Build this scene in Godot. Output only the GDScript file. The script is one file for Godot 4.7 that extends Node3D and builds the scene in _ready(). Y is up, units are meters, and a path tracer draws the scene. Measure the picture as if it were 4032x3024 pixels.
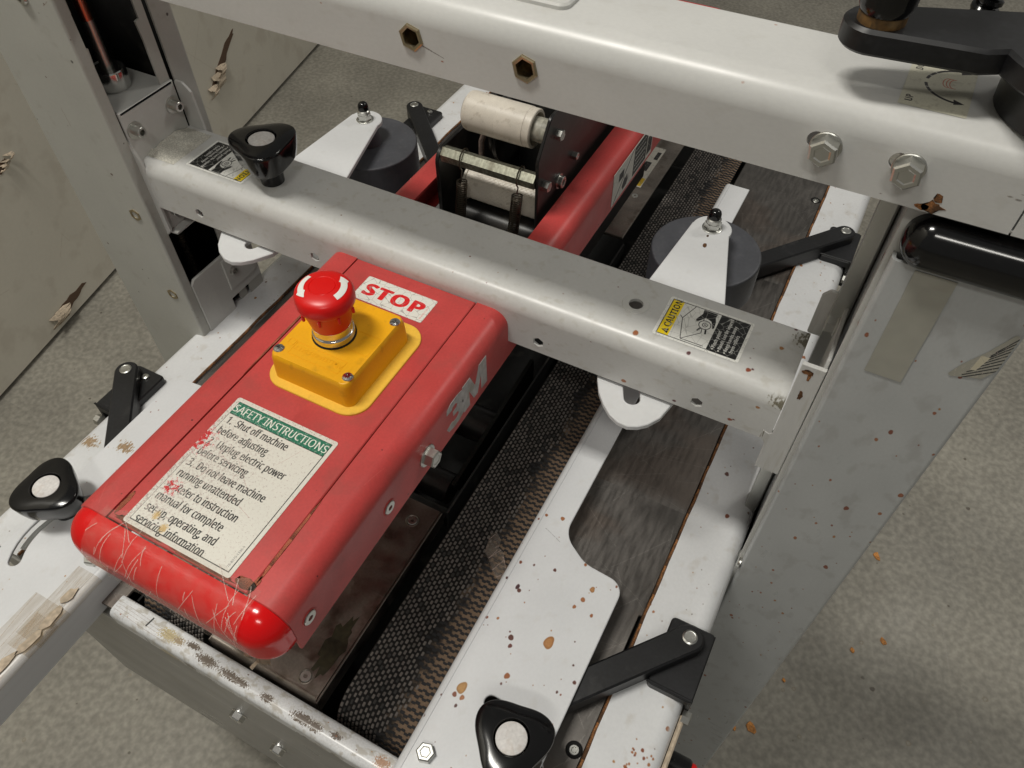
extends Node3D

# ---------------------------------------------------------------- geometry collector
class Geo:
	var v := PackedVector3Array()
	var uv := PackedVector2Array()
	var xf := Transform3D()
	func tri(a: Vector3, b: Vector3, c: Vector3, ua := Vector2(), ub := Vector2(), uc := Vector2()) -> void:
		v.append(xf * a); v.append(xf * b); v.append(xf * c)
		uv.append(ua); uv.append(ub); uv.append(uc)
	func quad(a: Vector3, b: Vector3, c: Vector3, d: Vector3) -> void:
		tri(a, b, c); tri(a, c, d)
	func quad_uv(a: Vector3, b: Vector3, c: Vector3, d: Vector3, u0 := Vector2(0, 1), u1 := Vector2(1, 1), u2 := Vector2(1, 0), u3 := Vector2(0, 0)) -> void:
		tri(a, b, c, u0, u1, u2); tri(a, c, d, u0, u2, u3)
	func mesh(angle := 38.0) -> ArrayMesh:
		var n := v.size() / 3
		var fn := PackedVector3Array(); fn.resize(n)
		var at := {}
		for i in n:
			var nn := (v[i * 3 + 1] - v[i * 3]).cross(v[i * 3 + 2] - v[i * 3])
			fn[i] = nn
			for k in 3:
				var key := Vector3i((v[i * 3 + k] * 50000.0).round())
				if at.has(key): at[key].append(i)
				else: at[key] = [i]
		var pv := PackedVector3Array(); var pn := PackedVector3Array(); var pu := PackedVector2Array()
		var ca := cos(deg_to_rad(angle))
		for i in n:
			var f := fn[i].normalized()
			for k in [0, 2, 1]:
				var p := v[i * 3 + k]
				var s := Vector3()
				for j in at[Vector3i((p * 50000.0).round())]:
					if fn[j].normalized().dot(f) >= ca: s += fn[j]
				pv.append(p); pn.append(s.normalized() if s.length_squared() > 1e-24 else f); pu.append(uv[i * 3 + k])
		var a := []; a.resize(Mesh.ARRAY_MAX)
		a[Mesh.ARRAY_VERTEX] = pv; a[Mesh.ARRAY_NORMAL] = pn; a[Mesh.ARRAY_TEX_UV] = pu
		var m := ArrayMesh.new(); m.add_surface_from_arrays(Mesh.PRIMITIVE_TRIANGLES, a)
		return m

	# -- solid from a 2D outline (any winding), local z from d0 to d1, chamfer c on the d1 side (and on d0 if both)
	static func inset(p: PackedVector2Array, c: float) -> PackedVector2Array:
		var o := PackedVector2Array(); var n := p.size()
		for i in n:
			var a := (p[i] - p[(i + n - 1) % n]).normalized(); var b := (p[(i + 1) % n] - p[i]).normalized()
			var na := Vector2(-a.y, a.x); var nb := Vector2(-b.y, b.x)
			var m := (na + nb)
			var k := 1.0 + na.dot(nb)
			o.append(p[i] + (m / k if k > 0.2 else na) * c)
		return o
	func solid(outer: PackedVector2Array, d0: float, d1: float, t: Transform3D, holes := [], c := 0.0, both := false) -> void:
		var keep := xf; xf = xf * t
		var o := outer.duplicate()
		if Geometry2D.is_polygon_clockwise(o): o.reverse()
		var hs := []
		for h in holes:
			var q: PackedVector2Array = h.duplicate()
			if not Geometry2D.is_polygon_clockwise(q): q.reverse()
			hs.append(q)
		var rings := [o] + hs
		var top := []; var bot := []
		for r in rings:
			top.append(inset(r, c) if c > 0 else r); bot.append(inset(r, c) if c > 0 and both else r)
		cap(top, d1, true); cap(bot, d0, false)
		for k in rings.size():
			var r: PackedVector2Array = rings[k]; var n := r.size()
			var e1 := d1 - (c if c > 0 else 0.0); var e0 := d0 + (c if both and c > 0 else 0.0)
			for i in n:
				var j := (i + 1) % n
				quad(v3(r[i], e0), v3(r[j], e0), v3(r[j], e1), v3(r[i], e1))
				if c > 0:
					quad(v3(r[i], e1), v3(r[j], e1), v3(top[k][j], d1), v3(top[k][i], d1))
					if both: quad(v3(bot[k][i], d0), v3(bot[k][j], d0), v3(r[j], e0), v3(r[i], e0))
		xf = keep
	func v3(p: Vector2, z: float) -> Vector3:
		return Vector3(p.x, p.y, z)
	func cap(rings: Array, z: float, up: bool) -> void:
		var pieces := [rings[0]]
		for k in range(1, rings.size()):
			var h: PackedVector2Array = rings[k]
			var cx := 0.0
			for q in h: cx += q.x
			cx /= h.size()
			var next := []
			for p in pieces:
				for side in [-1, 1]:
					var box := PackedVector2Array([Vector2(cx, -9), Vector2(cx + 9 * side, -9), Vector2(cx + 9 * side, 9), Vector2(cx, 9)])
					for q in Geometry2D.intersect_polygons(p, box):
						for w in Geometry2D.clip_polygons(q, h): next.append(w)
			pieces = next
		for p in pieces:
			var id := Geometry2D.triangulate_polygon(p)
			for i in range(0, id.size(), 3):
				var a: Vector2 = p[id[i]]; var b: Vector2 = p[id[i + 1]]; var d: Vector2 = p[id[i + 2]]
				if ((b - a).cross(d - a) > 0) != up:
					var s := b; b = d; d = s
				tri(v3(a, z), v3(b, z), v3(d, z))
	# outlines given as (x,z) raised from y0 to y1; (z,y) swept from x0 to x1; (x,y) swept from z0 to z1
	func ey(p: PackedVector2Array, y0: float, y1: float, holes := [], c := 0.0, both := false) -> void:
		var f := func(a): 
			var q := PackedVector2Array()
			for w in a: q.append(Vector2(w.x, -w.y))
			return q
		solid(f.call(p), y0, y1, Transform3D(Basis(Vector3(1, 0, 0), Vector3(0, 0, -1), Vector3(0, 1, 0))), holes.map(f), c, both)
	func ex(p: PackedVector2Array, x0: float, x1: float, holes := [], c := 0.0, both := false) -> void:
		var f := func(a):
			var q := PackedVector2Array()
			for w in a: q.append(Vector2(-w.x, w.y))
			return q
		solid(f.call(p), x0, x1, Transform3D(Basis(Vector3(0, 0, -1), Vector3(0, 1, 0), Vector3(1, 0, 0))), holes.map(f), c, both)
	func ez(p: PackedVector2Array, z0: float, z1: float, holes := [], c := 0.0, both := false) -> void:
		solid(p, z0, z1, Transform3D(), holes, c, both)
	func box(a: Vector3, b: Vector3, c := 0.0) -> void:
		ey(PackedVector2Array([Vector2(a.x, a.z), Vector2(b.x, a.z), Vector2(b.x, b.z), Vector2(a.x, b.z)]), a.y, b.y, [], c, c > 0)
	# profile of (radius, height) from the bottom up, turned round the local y axis
	func lathe(pr: Array, seg := 24, t := Transform3D(), turn := 0.0) -> void:
		var keep := xf; xf = xf * t
		for i in seg:
			var a0 := TAU * i / seg + turn; var a1 := TAU * (i + 1) / seg + turn
			for k in pr.size() - 1:
				var p: Vector2 = pr[k]; var q: Vector2 = pr[k + 1]
				var A := Vector3(p.x * cos(a0), p.y, -p.x * sin(a0)); var B := Vector3(p.x * cos(a1), p.y, -p.x * sin(a1))
				var C := Vector3(q.x * cos(a1), q.y, -q.x * sin(a1)); var D := Vector3(q.x * cos(a0), q.y, -q.x * sin(a0))
				if p.x > 1e-7: tri(A, B, C)
				if q.x > 1e-7: tri(A, C, D)
		xf = keep
	func tube(p: PackedVector3Array, r: float, seg := 8) -> void:
		var n := p.size(); var rings := []
		var up := Vector3(0, 1, 0)
		var d0 := (p[1] - p[0]).normalized()
		if absf(d0.dot(up)) > 0.9: up = Vector3(1, 0, 0)
		var side := d0.cross(up).normalized()
		for i in n:
			var d := (p[mini(i + 1, n - 1)] - p[maxi(i - 1, 0)]).normalized()
			side = (side - d * side.dot(d)).normalized()
			var w := d.cross(side)
			var ring := PackedVector3Array()
			for k in seg:
				var a := TAU * k / seg
				ring.append(p[i] + (side * cos(a) + w * sin(a)) * r)
			rings.append(ring)
		for i in n - 1:
			for k in seg:
				var j := (k + 1) % seg
				quad(rings[i][k], rings[i][j], rings[i + 1][j], rings[i + 1][k])
		for k in range(1, seg - 1):
			tri(rings[0][0], rings[0][k + 1], rings[0][k]); tri(rings[n - 1][0], rings[n - 1][k], rings[n - 1][k + 1])
	# box with rounded edges
	func rbox(ctr: Vector3, size: Vector3, r: float, n := 4) -> void:
		var h := size / 2.0; var inn := h - Vector3(r, r, r)
		for ax in 3:
			for s in [-1.0, 1.0]:
				var u := (ax + 1) % 3; var w := (ax + 2) % 3
				var grid := []
				for i in range(2 * n + 2):
					var row := []
					for j in range(2 * n + 2):
						var q := Vector3()
						q[ax] = s
						q[u] = -tan(PI / 4 * (1.0 - float(i) / n)) if i <= n else tan(PI / 4 * (float(i - n - 1) / n))
						q[w] = -tan(PI / 4 * (1.0 - float(j) / n)) if j <= n else tan(PI / 4 * (float(j - n - 1) / n))
						var base := Vector3()
						base[ax] = s * inn[ax]; base[u] = inn[u] * (-1 if i <= n else 1); base[w] = inn[w] * (-1 if j <= n else 1)
						row.append(ctr + base + q.normalized() * r)
					grid.append(row)
				for i in grid.size() - 1:
					for j in grid.size() - 1:
						if s > 0: quad(grid[i][j], grid[i + 1][j], grid[i + 1][j + 1], grid[i][j + 1])
						else: quad(grid[i][j], grid[i][j + 1], grid[i + 1][j + 1], grid[i + 1][j])

const TOP := 0
var M := {}
var sealer: Node3D
var rng := RandomNumberGenerator.new()

func pv(a: Array) -> PackedVector2Array:
	var p := PackedVector2Array()
	for i in range(0, a.size(), 2): p.append(Vector2(a[i], a[i + 1]))
	return p
func circle(cx: float, cy: float, r: float, n := 20, turn := 0.0) -> PackedVector2Array:
	var p := PackedVector2Array()
	for i in n: p.append(Vector2(cx + r * cos(TAU * i / n + turn), cy + r * sin(TAU * i / n + turn)))
	return p
# outline with its corners rounded by the radii given
func rounded(a: PackedVector2Array, rad, n := 6) -> PackedVector2Array:
	var o := PackedVector2Array(); var m := a.size()
	for i in m:
		var r: float = rad if rad is float else rad[i]
		if r <= 0.0:
			o.append(a[i]); continue
		var d0 := (a[(i + m - 1) % m] - a[i]).normalized(); var d1 := (a[(i + 1) % m] - a[i]).normalized()
		var half := acos(clampf(d0.dot(d1), -1, 1)) / 2.0
		var t := r / tan(half)
		var c := a[i] + (d0 + d1).normalized() * (r / sin(half))
		var s := (a[i] + d0 * t - c); var e := (a[i] + d1 * t - c)
		var ang := s.angle_to(e)
		for k in n + 1: o.append(c + s.rotated(ang * k / n))
	return o
func axis(o: Vector3, dir: Vector3, spin := 0.0) -> Transform3D:
	var y := dir.normalized()
	var x := (Vector3(0, 0, 1) if absf(y.z) < 0.9 else Vector3(1, 0, 0)).cross(y).normalized()
	return Transform3D(Basis(x, y, x.cross(y)) * Basis(Vector3.UP, spin), o)
func put(called: String, mesh: Mesh, mat: Material, parent: Node, label := "", at := Transform3D()) -> MeshInstance3D:
	var o := MeshInstance3D.new(); o.name = called; o.mesh = mesh; o.material_override = mat; o.transform = at
	if label: o.set_meta("label", label)
	parent.add_child(o, true)
	return o
func part(called: String, g: Geo, mat: Material, parent: Node, label := "", angle := 38.0) -> MeshInstance3D:
	return put(called, g.mesh(angle), mat, parent, label)
func thing(called: String, label: String, category: String, group := "") -> Node3D:
	var o := Node3D.new(); o.name = called; add_child(o, true)
	o.set_meta("label", label); o.set_meta("category", category)
	if group: o.set_meta("group", group)
	return o
func tag(o: Node3D, label: String, category: String, group := "") -> void:
	o.set_meta("label", label); o.set_meta("category", category)
	if group: o.set_meta("group", group)

# ---------------------------------------------------------------- pictures for materials
func noise(w: int, h: int, freq: float, sd: int, type := FastNoiseLite.TYPE_SIMPLEX_SMOOTH, oct := 3, cell := -1) -> PackedByteArray:
	var n := FastNoiseLite.new(); n.seed = sd; n.frequency = freq; n.noise_type = type; n.fractal_octaves = oct
	if cell >= 0:
		n.noise_type = FastNoiseLite.TYPE_CELLULAR; n.cellular_return_type = cell; n.fractal_type = FastNoiseLite.FRACTAL_NONE
	return n.get_image(w, h, false, false, true).get_data()
# a painted surface: mottled tone, faint grime, flecks
func paint(w: int, h: int, base: Color, sd: int, o := {}) -> Image:
	var lo := noise(w, h, o.get("lf", 0.006), sd); var hi := noise(w, h, o.get("hf", 0.12), sd + 1)
	var gr := noise(w, h, o.get("gf", 0.02), sd + 2, FastNoiseLite.TYPE_SIMPLEX_SMOOTH, 5)
	var a1: float = o.get("lo", 0.05); var a2: float = o.get("hi", 0.03)
	var th: float = o.get("grime_at", 0.72); var gk: float = o.get("grime", 0.3); var gc: Color = o.get("grime_color", Color(0.55, 0.52, 0.46))
	var d := PackedByteArray(); d.resize(w * h * 3)
	for i in w * h:
		var t := 1.0 + a1 * (lo[i] / 127.5 - 1.0) + a2 * (hi[i] / 127.5 - 1.0)
		var k := clampf((gr[i] / 255.0 - th) * 5.0, 0.0, 1.0) * gk
		d[i * 3] = clampi(int(255.0 * lerpf(base.r * t, gc.r, k)), 0, 255)
		d[i * 3 + 1] = clampi(int(255.0 * lerpf(base.g * t, gc.g, k)), 0, 255)
		d[i * 3 + 2] = clampi(int(255.0 * lerpf(base.b * t, gc.b, k)), 0, 255)
	return Image.create_from_data(w, h, false, Image.FORMAT_RGB8, d)
func spot(im: Image, x: float, y: float, r: float, c: Color, stretch := 1.0) -> void:
	var ph := rng.randf() * TAU; var wob := 0.03 + rng.randf() * 0.06
	var R := int(ceil(r * 1.5 * maxf(1.0, stretch)))
	for j in range(-R, R + 1):
		for i in range(-R, R + 1):
			var px := int(x) + i; var py := int(y) + j
			if px < 0 or py < 0 or px >= im.get_width() or py >= im.get_height(): continue
			var q := Vector2(i, j / stretch); var l := q.length()
			var lim := r * (1.0 + wob * sin(q.angle() * 3.0 + ph) + 0.02 * sin(q.angle() * 5.0 - ph) + 0.07 * sin(q.angle() * 2.0 + 2.0 * ph))
			var k := clampf(lim - l + 0.5, 0.0, 1.0)
			if k > 0:
				var cc := c.lerp(Color(c.r * 0.72, c.g * 0.62, c.b * 0.5), clampf((l / lim - 0.55) * 1.6, 0, 1) * 0.8 + rng.randf() * 0.3)
				im.set_pixel(px, py, im.get_pixel(px, py).lerp(cc, k * 0.92))
func spots(im: Image, n: int, rmin: float, rmax: float, cols: Array, x0 := 0.0, x1 := 1.0, y0 := 0.0, y1 := 1.0) -> void:
	for i in n:
		var r := rmin + (rmax - rmin) * pow(rng.randf(), 3.0)
		spot(im, lerpf(x0, x1, rng.randf()) * im.get_width(), lerpf(y0, y1, rng.randf()) * im.get_height(), r, cols[rng.randi() % cols.size()])
func scratch(im: Image, a: Vector2, b: Vector2, wd: float, c: Color, k := 0.7) -> void:
	var n := int((b - a).length() * 1.5) + 1; var bend := (rng.randf() - 0.5) * 0.15
	for s in n + 1:
		var t := float(s) / n
		var p := a.lerp(b, t) + (b - a).orthogonal() * bend * t * (1.0 - t)
		for j in range(-int(wd), int(wd) + 1):
			for i in range(-int(wd), int(wd) + 1):
				var x := int(p.x) + i; var y := int(p.y) + j
				if x >= 0 and y >= 0 and x < im.get_width() and y < im.get_height() and rng.randf() < 0.8:
					im.set_pixel(x, y, im.get_pixel(x, y).lerp(c, k))
func scratches(im: Image, n: int, lmax: float, c: Color, k := 0.4) -> void:
	for i in n:
		var a := Vector2(rng.randf() * im.get_width(), rng.randf() * im.get_height())
		scratch(im, a, a + Vector2.from_angle(rng.randf() * TAU) * lmax * rng.randf(), 0.0, c, k)
# ragged chip of a colour inside a box of pixels
func chip(im: Image, r: Rect2, c: Color, sd: int, th := 0.45) -> void:
	var n := FastNoiseLite.new(); n.seed = sd; n.frequency = 0.06; n.fractal_octaves = 4
	for j in int(r.size.y):
		for i in int(r.size.x):
			var x := int(r.position.x) + i; var y := int(r.position.y) + j
			if x < 0 or y < 0 or x >= im.get_width() or y >= im.get_height(): continue
			var q := Vector2(i / r.size.x * 2 - 1, j / r.size.y * 2 - 1)
			var e := 1.0 - q.length() + n.get_noise_2d(x * 3.0, y * 1.2) * 0.7
			if e > th: im.set_pixel(x, y, im.get_pixel(x, y).lerp(Color(c.r, c.g, c.b) * (0.85 + 0.3 * rng.randf()), clampf((e - th) * 8.0, 0, 0.95)))
func fill_tri(im: Image, a: Vector2, b: Vector2, c: Vector2, col: Color) -> void:
	var x0 := maxi(0, int(floor(minf(a.x, minf(b.x, c.x))))); var x1 := mini(im.get_width() - 1, int(ceil(maxf(a.x, maxf(b.x, c.x)))))
	var y0 := maxi(0, int(floor(minf(a.y, minf(b.y, c.y))))); var y1 := mini(im.get_height() - 1, int(ceil(maxf(a.y, maxf(b.y, c.y)))))
	if (b - a).cross(c - a) < 0:
		var s := b; b = c; c = s
	for y in range(y0, y1 + 1):
		for x in range(x0, x1 + 1):
			var p := Vector2(x + 0.5, y + 0.5)
			if (b - a).cross(p - a) >= 0 and (c - b).cross(p - b) >= 0 and (a - c).cross(p - c) >= 0: im.set_pixel(x, y, col)
func fill_poly(im: Image, p: PackedVector2Array, col: Color) -> void:
	var id := Geometry2D.triangulate_polygon(p)
	for i in range(0, id.size(), 3): fill_tri(im, p[id[i]], p[id[i + 1]], p[id[i + 2]], col)
func stroke(im: Image, p: PackedVector2Array, wd: float, col: Color) -> void:
	for i in p.size() - 1:
		var d := (p[i + 1] - p[i]).normalized().orthogonal() * wd / 2.0
		fill_tri(im, p[i] + d, p[i + 1] + d, p[i + 1] - d, col); fill_tri(im, p[i] + d, p[i + 1] - d, p[i] - d, col)
# letters; x,y is the left end of the base line, high the height of a capital, wide squeezes them
func write(im: Image, text: String, x: float, y: float, high: float, col: Color, bold := true, wide := 1.0, centre := false, turn := 0.0) -> void:
	var f := SystemFont.new(); f.font_names = PackedStringArray(["Droid Sans"]); f.font_weight = 700 if bold else 400
	var tm := TextMesh.new(); tm.text = text; tm.font = f; tm.font_size = 64; tm.depth = 0.0; tm.pixel_size = 1.0; tm.curve_step = 2.0
	tm.horizontal_alignment = HORIZONTAL_ALIGNMENT_LEFT; tm.vertical_alignment = VERTICAL_ALIGNMENT_TOP
	var probe := TextMesh.new(); probe.text = "H"; probe.font = f; probe.font_size = 64; probe.depth = 0.0; probe.pixel_size = 1.0
	probe.vertical_alignment = VERTICAL_ALIGNMENT_TOP
	var hb := probe.get_aabb(); var base := hb.position.y; var k := high / hb.size.y
	var arr := tm.get_mesh_arrays(); var vs: PackedVector3Array = arr[Mesh.ARRAY_VERTEX]; var id = arr[Mesh.ARRAY_INDEX]
	var bb := tm.get_aabb(); var off := -bb.size.x / 2.0 if centre else 0.0
	var n: int = id.size() if id else vs.size()
	for i in range(0, n, 3):
		var q := []
		for j in 3:
			var p := vs[id[i + j]] if id else vs[i + j]
			var w := Vector2((p.x - bb.position.x + off) * k * wide, -(p.y - base) * k).rotated(turn)
			q.append(Vector2(x, y) + w)
		fill_tri(im, q[0], q[1], q[2], col)
# old sticker: flakes of pale backing, fine cracks
func age(im: Image, sd: int, flake: float, crack: float, crack_color: Color, worn = null) -> void:
	var w := im.get_width(); var h := im.get_height()
	var a := noise(w, h, 0.045, sd, FastNoiseLite.TYPE_SIMPLEX_SMOOTH, 4); var b := noise(w, h, 0.16, sd + 1, FastNoiseLite.TYPE_SIMPLEX_SMOOTH, 3)
	var c := noise(w, h, 0.018, sd + 2, FastNoiseLite.TYPE_CELLULAR, 1, FastNoiseLite.RETURN_DISTANCE2_SUB)
	for y in h:
		for x in w:
			var i := y * w + x
			var p := im.get_pixel(x, y)
			var f: float = flake + (worn.call(float(x) / w, float(y) / h) if worn != null else 0.0)
			var e := a[i] / 255.0 * 0.45 + b[i] / 255.0 * 0.55
			if e < f: p = p.lerp(Color(0.80, 0.77, 0.73) if e > f * 0.62 else Color(0.55, 0.43, 0.43), clampf((f - e) * 14.0, 0, 0.9))
			if c[i] < 10.0 * crack: p = p.lerp(crack_color, 0.75)
			im.set_pixel(x, y, p)
func tex(im: Image) -> ImageTexture:
	return ImageTexture.create_from_image(im)
func mat(c: Color, rough: float, metal := 0.0, spec := 0.5) -> StandardMaterial3D:
	var m := StandardMaterial3D.new(); m.albedo_color = c; m.roughness = rough; m.metallic = metal; m.metallic_specular = spec
	return m
func pic_mat(im: Image, rough: float, metal := 0.0) -> StandardMaterial3D:
	var m := mat(Color.WHITE, rough, metal); m.albedo_texture = tex(im); m.texture_repeat = false
	return m
# picture laid once over the box a..b along the three axes
func laid(m: StandardMaterial3D, a: Vector3, b: Vector3) -> StandardMaterial3D:
	m.uv1_triplanar = true; m.texture_repeat = true; m.uv1_triplanar_sharpness = 8.0
	m.uv1_scale = Vector3(1.0 / (b.x - a.x), 1.0 / (b.y - a.y), 1.0 / (b.z - a.z))
	m.uv1_offset = Vector3(-a.x / (b.x - a.x), -b.y / (b.y - a.y), -a.z / (b.z - a.z))
	return m
func tiled(m: StandardMaterial3D, size: float) -> StandardMaterial3D:
	m.uv1_triplanar = true; m.texture_repeat = true; m.uv1_triplanar_sharpness = 6.0; m.uv1_scale = Vector3.ONE / size
	return m
func rough_map(m: StandardMaterial3D, w: int, h: int, lo: float, hi: float, freq: float, sd: int, sx := 1.0) -> StandardMaterial3D:
	var n := FastNoiseLite.new(); n.seed = sd; n.frequency = freq; n.fractal_octaves = 4
	var im := Image.create(w, h, false, Image.FORMAT_L8)
	for y in h:
		for x in w:
			var t := n.get_noise_2d(x * sx, y) * 0.5 + 0.5
			im.set_pixel(x, y, Color(lerpf(lo, hi, t), 0, 0))
	m.roughness = 1.0; m.roughness_texture = tex(im); m.roughness_texture_channel = BaseMaterial3D.TEXTURE_CHANNEL_RED
	return m

func _ready() -> void:
	rng.seed = 7
	setup_view()
	setup_materials()
	build_setting()
	sealer = thing("case_sealer", "grey case taping machine with red tape head cover and two woven belts", "packaging machine")
	build_bed()
	build_guides()
	build_columns()
	build_lower_beam()
	build_upper_beam()
	build_red_cover()
	build_emergency_stop()
	build_taping_head()
	build_loose()

func setup_view() -> void:
	var cam := Camera3D.new(); cam.name = "camera"; add_child(cam)
	cam.transform = Transform3D(Basis(Vector3(0.885941, -0.003003, -0.463787), Vector3(-0.355766, 0.637148, -0.68372), Vector3(0.297554, 0.770736, 0.563408)), Vector3(0.287, 1.28, 0.40))
	cam.fov = 52.965; cam.near = 0.02; cam.far = 60.0
	cam.current = true
	var we := WorldEnvironment.new(); we.name = "environment"
	var e := Environment.new(); e.background_mode = Environment.BG_COLOR; e.background_color = Color(0.45, 0.445, 0.43)
	e.tonemap_mode = Environment.TONE_MAPPER_LINEAR; e.tonemap_exposure = 0.94
	e.sdfgi_enabled = true; e.ssao_enabled = true; e.ssil_enabled = true
	we.environment = e; add_child(we)
	# two ceiling lights inferred from shadows; third, back right, added to brighten the wall
	for l in [[Vector3(0.8, 3.3, 1.75), 0.8, 0.25, 1.7], [Vector3(-0.55, 3.3, 0.5), 0.8, 0.25, 4.6], [Vector3(1.6, 3.3, -2.2), 0.8, 0.25, 2.6]]:
		var a := AreaLight3D.new(); a.name = "ceiling_fill_light"
		a.area_size = Vector2(l[1], l[2]); a.light_energy = l[3]; a.light_color = Color(1.0, 0.985, 0.95); a.shadow_enabled = true
		a.area_range = 12.0; a.area_attenuation = 2.0
		a.position = l[0]; a.rotation_degrees = Vector3(-90, 0, 0)
		add_child(a, true)

const RUST := [Color(0.62, 0.36, 0.2), Color(0.66, 0.42, 0.26), Color(0.5, 0.26, 0.17), Color(0.7, 0.5, 0.3), Color(0.36, 0.2, 0.17)]
const GREY := Color(0.775, 0.775, 0.76)
const WHITE := Color(0.845, 0.85, 0.855)

func setup_materials() -> void:
	# bare metals and plastics
	M.zinc = rough_map(mat(Color(0.80, 0.80, 0.78), 0.3, 1.0), 128, 128, 0.22, 0.42, 0.05, 3)
	M.brass = mat(Color(0.70, 0.645, 0.53), 0.35, 1.0)
	M.bright = mat(Color(0.86, 0.86, 0.85), 0.16, 1.0)
	M.spring = mat(Color(0.42, 0.39, 0.35), 0.35, 1.0)
	M.copper = mat(Color(0.78, 0.5, 0.42), 0.28, 1.0)
	M.dark_steel = mat(Color(0.2, 0.2, 0.19), 0.45, 1.0)
	var bp := paint(256, 256, Color(0.075, 0.077, 0.085), 11, {"lo": 0.3, "hi": 0.35, "grime": 0.25, "grime_at": 0.66, "grime_color": Color(0.3, 0.29, 0.28)})
	M.black_cast = tiled(pic_mat(bp, 0.42), 0.12); M.black_cast.metallic_specular = 0.5
	M.knob = tiled(pic_mat(paint(256, 256, Color(0.05, 0.05, 0.055), 14, {"lo": 0.1, "hi": 0.1, "grime": 0.06}), 0.14), 0.1)
	var cp := paint(128, 128, Color(0.83, 0.82, 0.81), 15, {"lo": 0.03, "hi": 0.05, "grime": 0.25, "grime_at": 0.66, "grime_color": Color(0.66, 0.6, 0.55)})
	M.knob_cap = tiled(pic_mat(cp, 0.6), 0.05)
	M.black_plate = tiled(pic_mat(paint(256, 256, Color(0.09, 0.085, 0.085), 17, {"lo": 0.3, "hi": 0.3, "grime": 0.5, "grime_at": 0.62, "grime_color": Color(0.25, 0.23, 0.21)}), 0.35), 0.15)
	M.hole = mat(Color(0.03, 0.03, 0.03), 0.9)
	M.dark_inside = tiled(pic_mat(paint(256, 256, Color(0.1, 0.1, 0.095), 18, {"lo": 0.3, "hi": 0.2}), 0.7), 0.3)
	M.rubber = tiled(pic_mat(paint(512, 512, Color(0.285, 0.29, 0.31), 19, {"lo": 0.06, "hi": 0.04, "hf": 0.05, "grime": 0.3, "grime_at": 0.62, "grime_color": Color(0.36, 0.36, 0.37)}), 0.5), 0.14)
	M.nylon = tiled(pic_mat(paint(512, 512, Color(0.86, 0.83, 0.78), 23, {"lo": 0.04, "hi": 0.03, "grime": 0.3, "grime_at": 0.7, "grime_color": Color(0.55, 0.5, 0.44)}), 0.4), 0.1)
	M.yellow = tiled(pic_mat(paint(256, 256, Color(0.93, 0.67, 0.02), 24, {"lo": 0.02, "hi": 0.015, "grime": 0.2, "grime_at": 0.74, "grime_color": Color(0.55, 0.38, 0.05)}), 0.42), 0.1)
	M.yellow_plate = tiled(pic_mat(paint(256, 256, Color(0.93, 0.74, 0.25), 25, {"lo": 0.02, "hi": 0.02, "grime": 0.25, "grime_at": 0.74, "grime_color": Color(0.7, 0.5, 0.2)}), 0.5), 0.1)
	M.button = mat(Color(0.86, 0.05, 0.04), 0.33)
	M.arrow = mat(Color(0.92, 0.92, 0.9), 0.5)
	M.nose = mat(Color(0.83, 0.02, 0.035), 0.16)
	# painted sheet
	M.grey = tiled(pic_mat(paint(512, 512, GREY, 31, {"lo": 0.025, "hi": 0.012, "grime": 0.1}), 0.36), 0.5)
	M.white = tiled(pic_mat(paint(512, 512, WHITE, 32, {"lo": 0.02, "hi": 0.01, "grime": 0.08}), 0.33), 0.4)
	# stainless sheets: brushed along the machine, dirty in clouds
	var st := paint(512, 1024, Color(0.47, 0.455, 0.44), 35, {"lo": 0.12, "lf": 0.003, "hi": 0.03, "grime": 0.5, "grime_at": 0.5, "gf": 0.003, "grime_color": Color(0.47, 0.42, 0.385)})
	scratches(st, 160, 160.0, Color(0.72, 0.7, 0.68), 0.25)
	M.steel = tiled(rough_map(pic_mat(st, 0.4, 1.0), 512, 512, 0.28, 0.6, 0.02, 36, 6.0), 0.35)
	M.steel_dirty = tiled(rough_map(pic_mat(paint(512, 512, Color(0.56, 0.53, 0.5), 38, {"lo": 0.12, "hi": 0.06, "grime": 0.4, "grime_at": 0.62, "gf": 0.012, "grime_color": Color(0.36, 0.32, 0.27)}), 0.4, 1.0), 256, 256, 0.25, 0.6, 0.03, 39), 0.2)
	M.rust = tiled(pic_mat(paint(128, 128, Color(0.42, 0.28, 0.16), 41, {"lo": 0.4, "hi": 0.5, "hf": 0.2, "grime": 0.6, "grime_at": 0.55, "grime_color": Color(0.2, 0.14, 0.09)}), 0.9), 0.03)
	# red paint: dull top with grime, scuffs and dark nicks
	var rd := paint(1024, 1024, Color(0.735, 0.265, 0.255), 44, {"lo": 0.05, "hi": 0.035, "grime": 0.28, "grime_at": 0.62, "gf": 0.01, "grime_color": Color(0.6, 0.28, 0.25)})
	spots(rd, 36, 0.8, 3.4, [Color(0.36, 0.12, 0.11), Color(0.45, 0.25, 0.2), Color(0.25, 0.1, 0.1)])
	scratches(rd, 40, 70.0, Color(0.82, 0.42, 0.4), 0.35)
	M.red = tiled(rough_map(pic_mat(rd, 0.38), 256, 256, 0.28, 0.5, 0.02, 45), 0.34)
	M.grime = tiled(pic_mat(paint(128, 128, Color(0.52, 0.29, 0.21), 47, {"lo": 0.3, "hi": 0.4, "hf": 0.2}), 0.95), 0.02)
	# concrete: fine flecks over broad clouds
	var fl := paint(2048, 2048, Color(0.565, 0.55, 0.51), 51, {"lo": 0.09, "lf": 0.004, "hi": 0.15, "hf": 0.085, "grime": 0.2, "grime_at": 0.6, "gf": 0.03, "grime_color": Color(0.44, 0.42, 0.385)})
	spots(fl, 700, 0.8, 3.0, [Color(0.62, 0.61, 0.57), Color(0.4, 0.39, 0.36), Color(0.36, 0.34, 0.31)])
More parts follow.
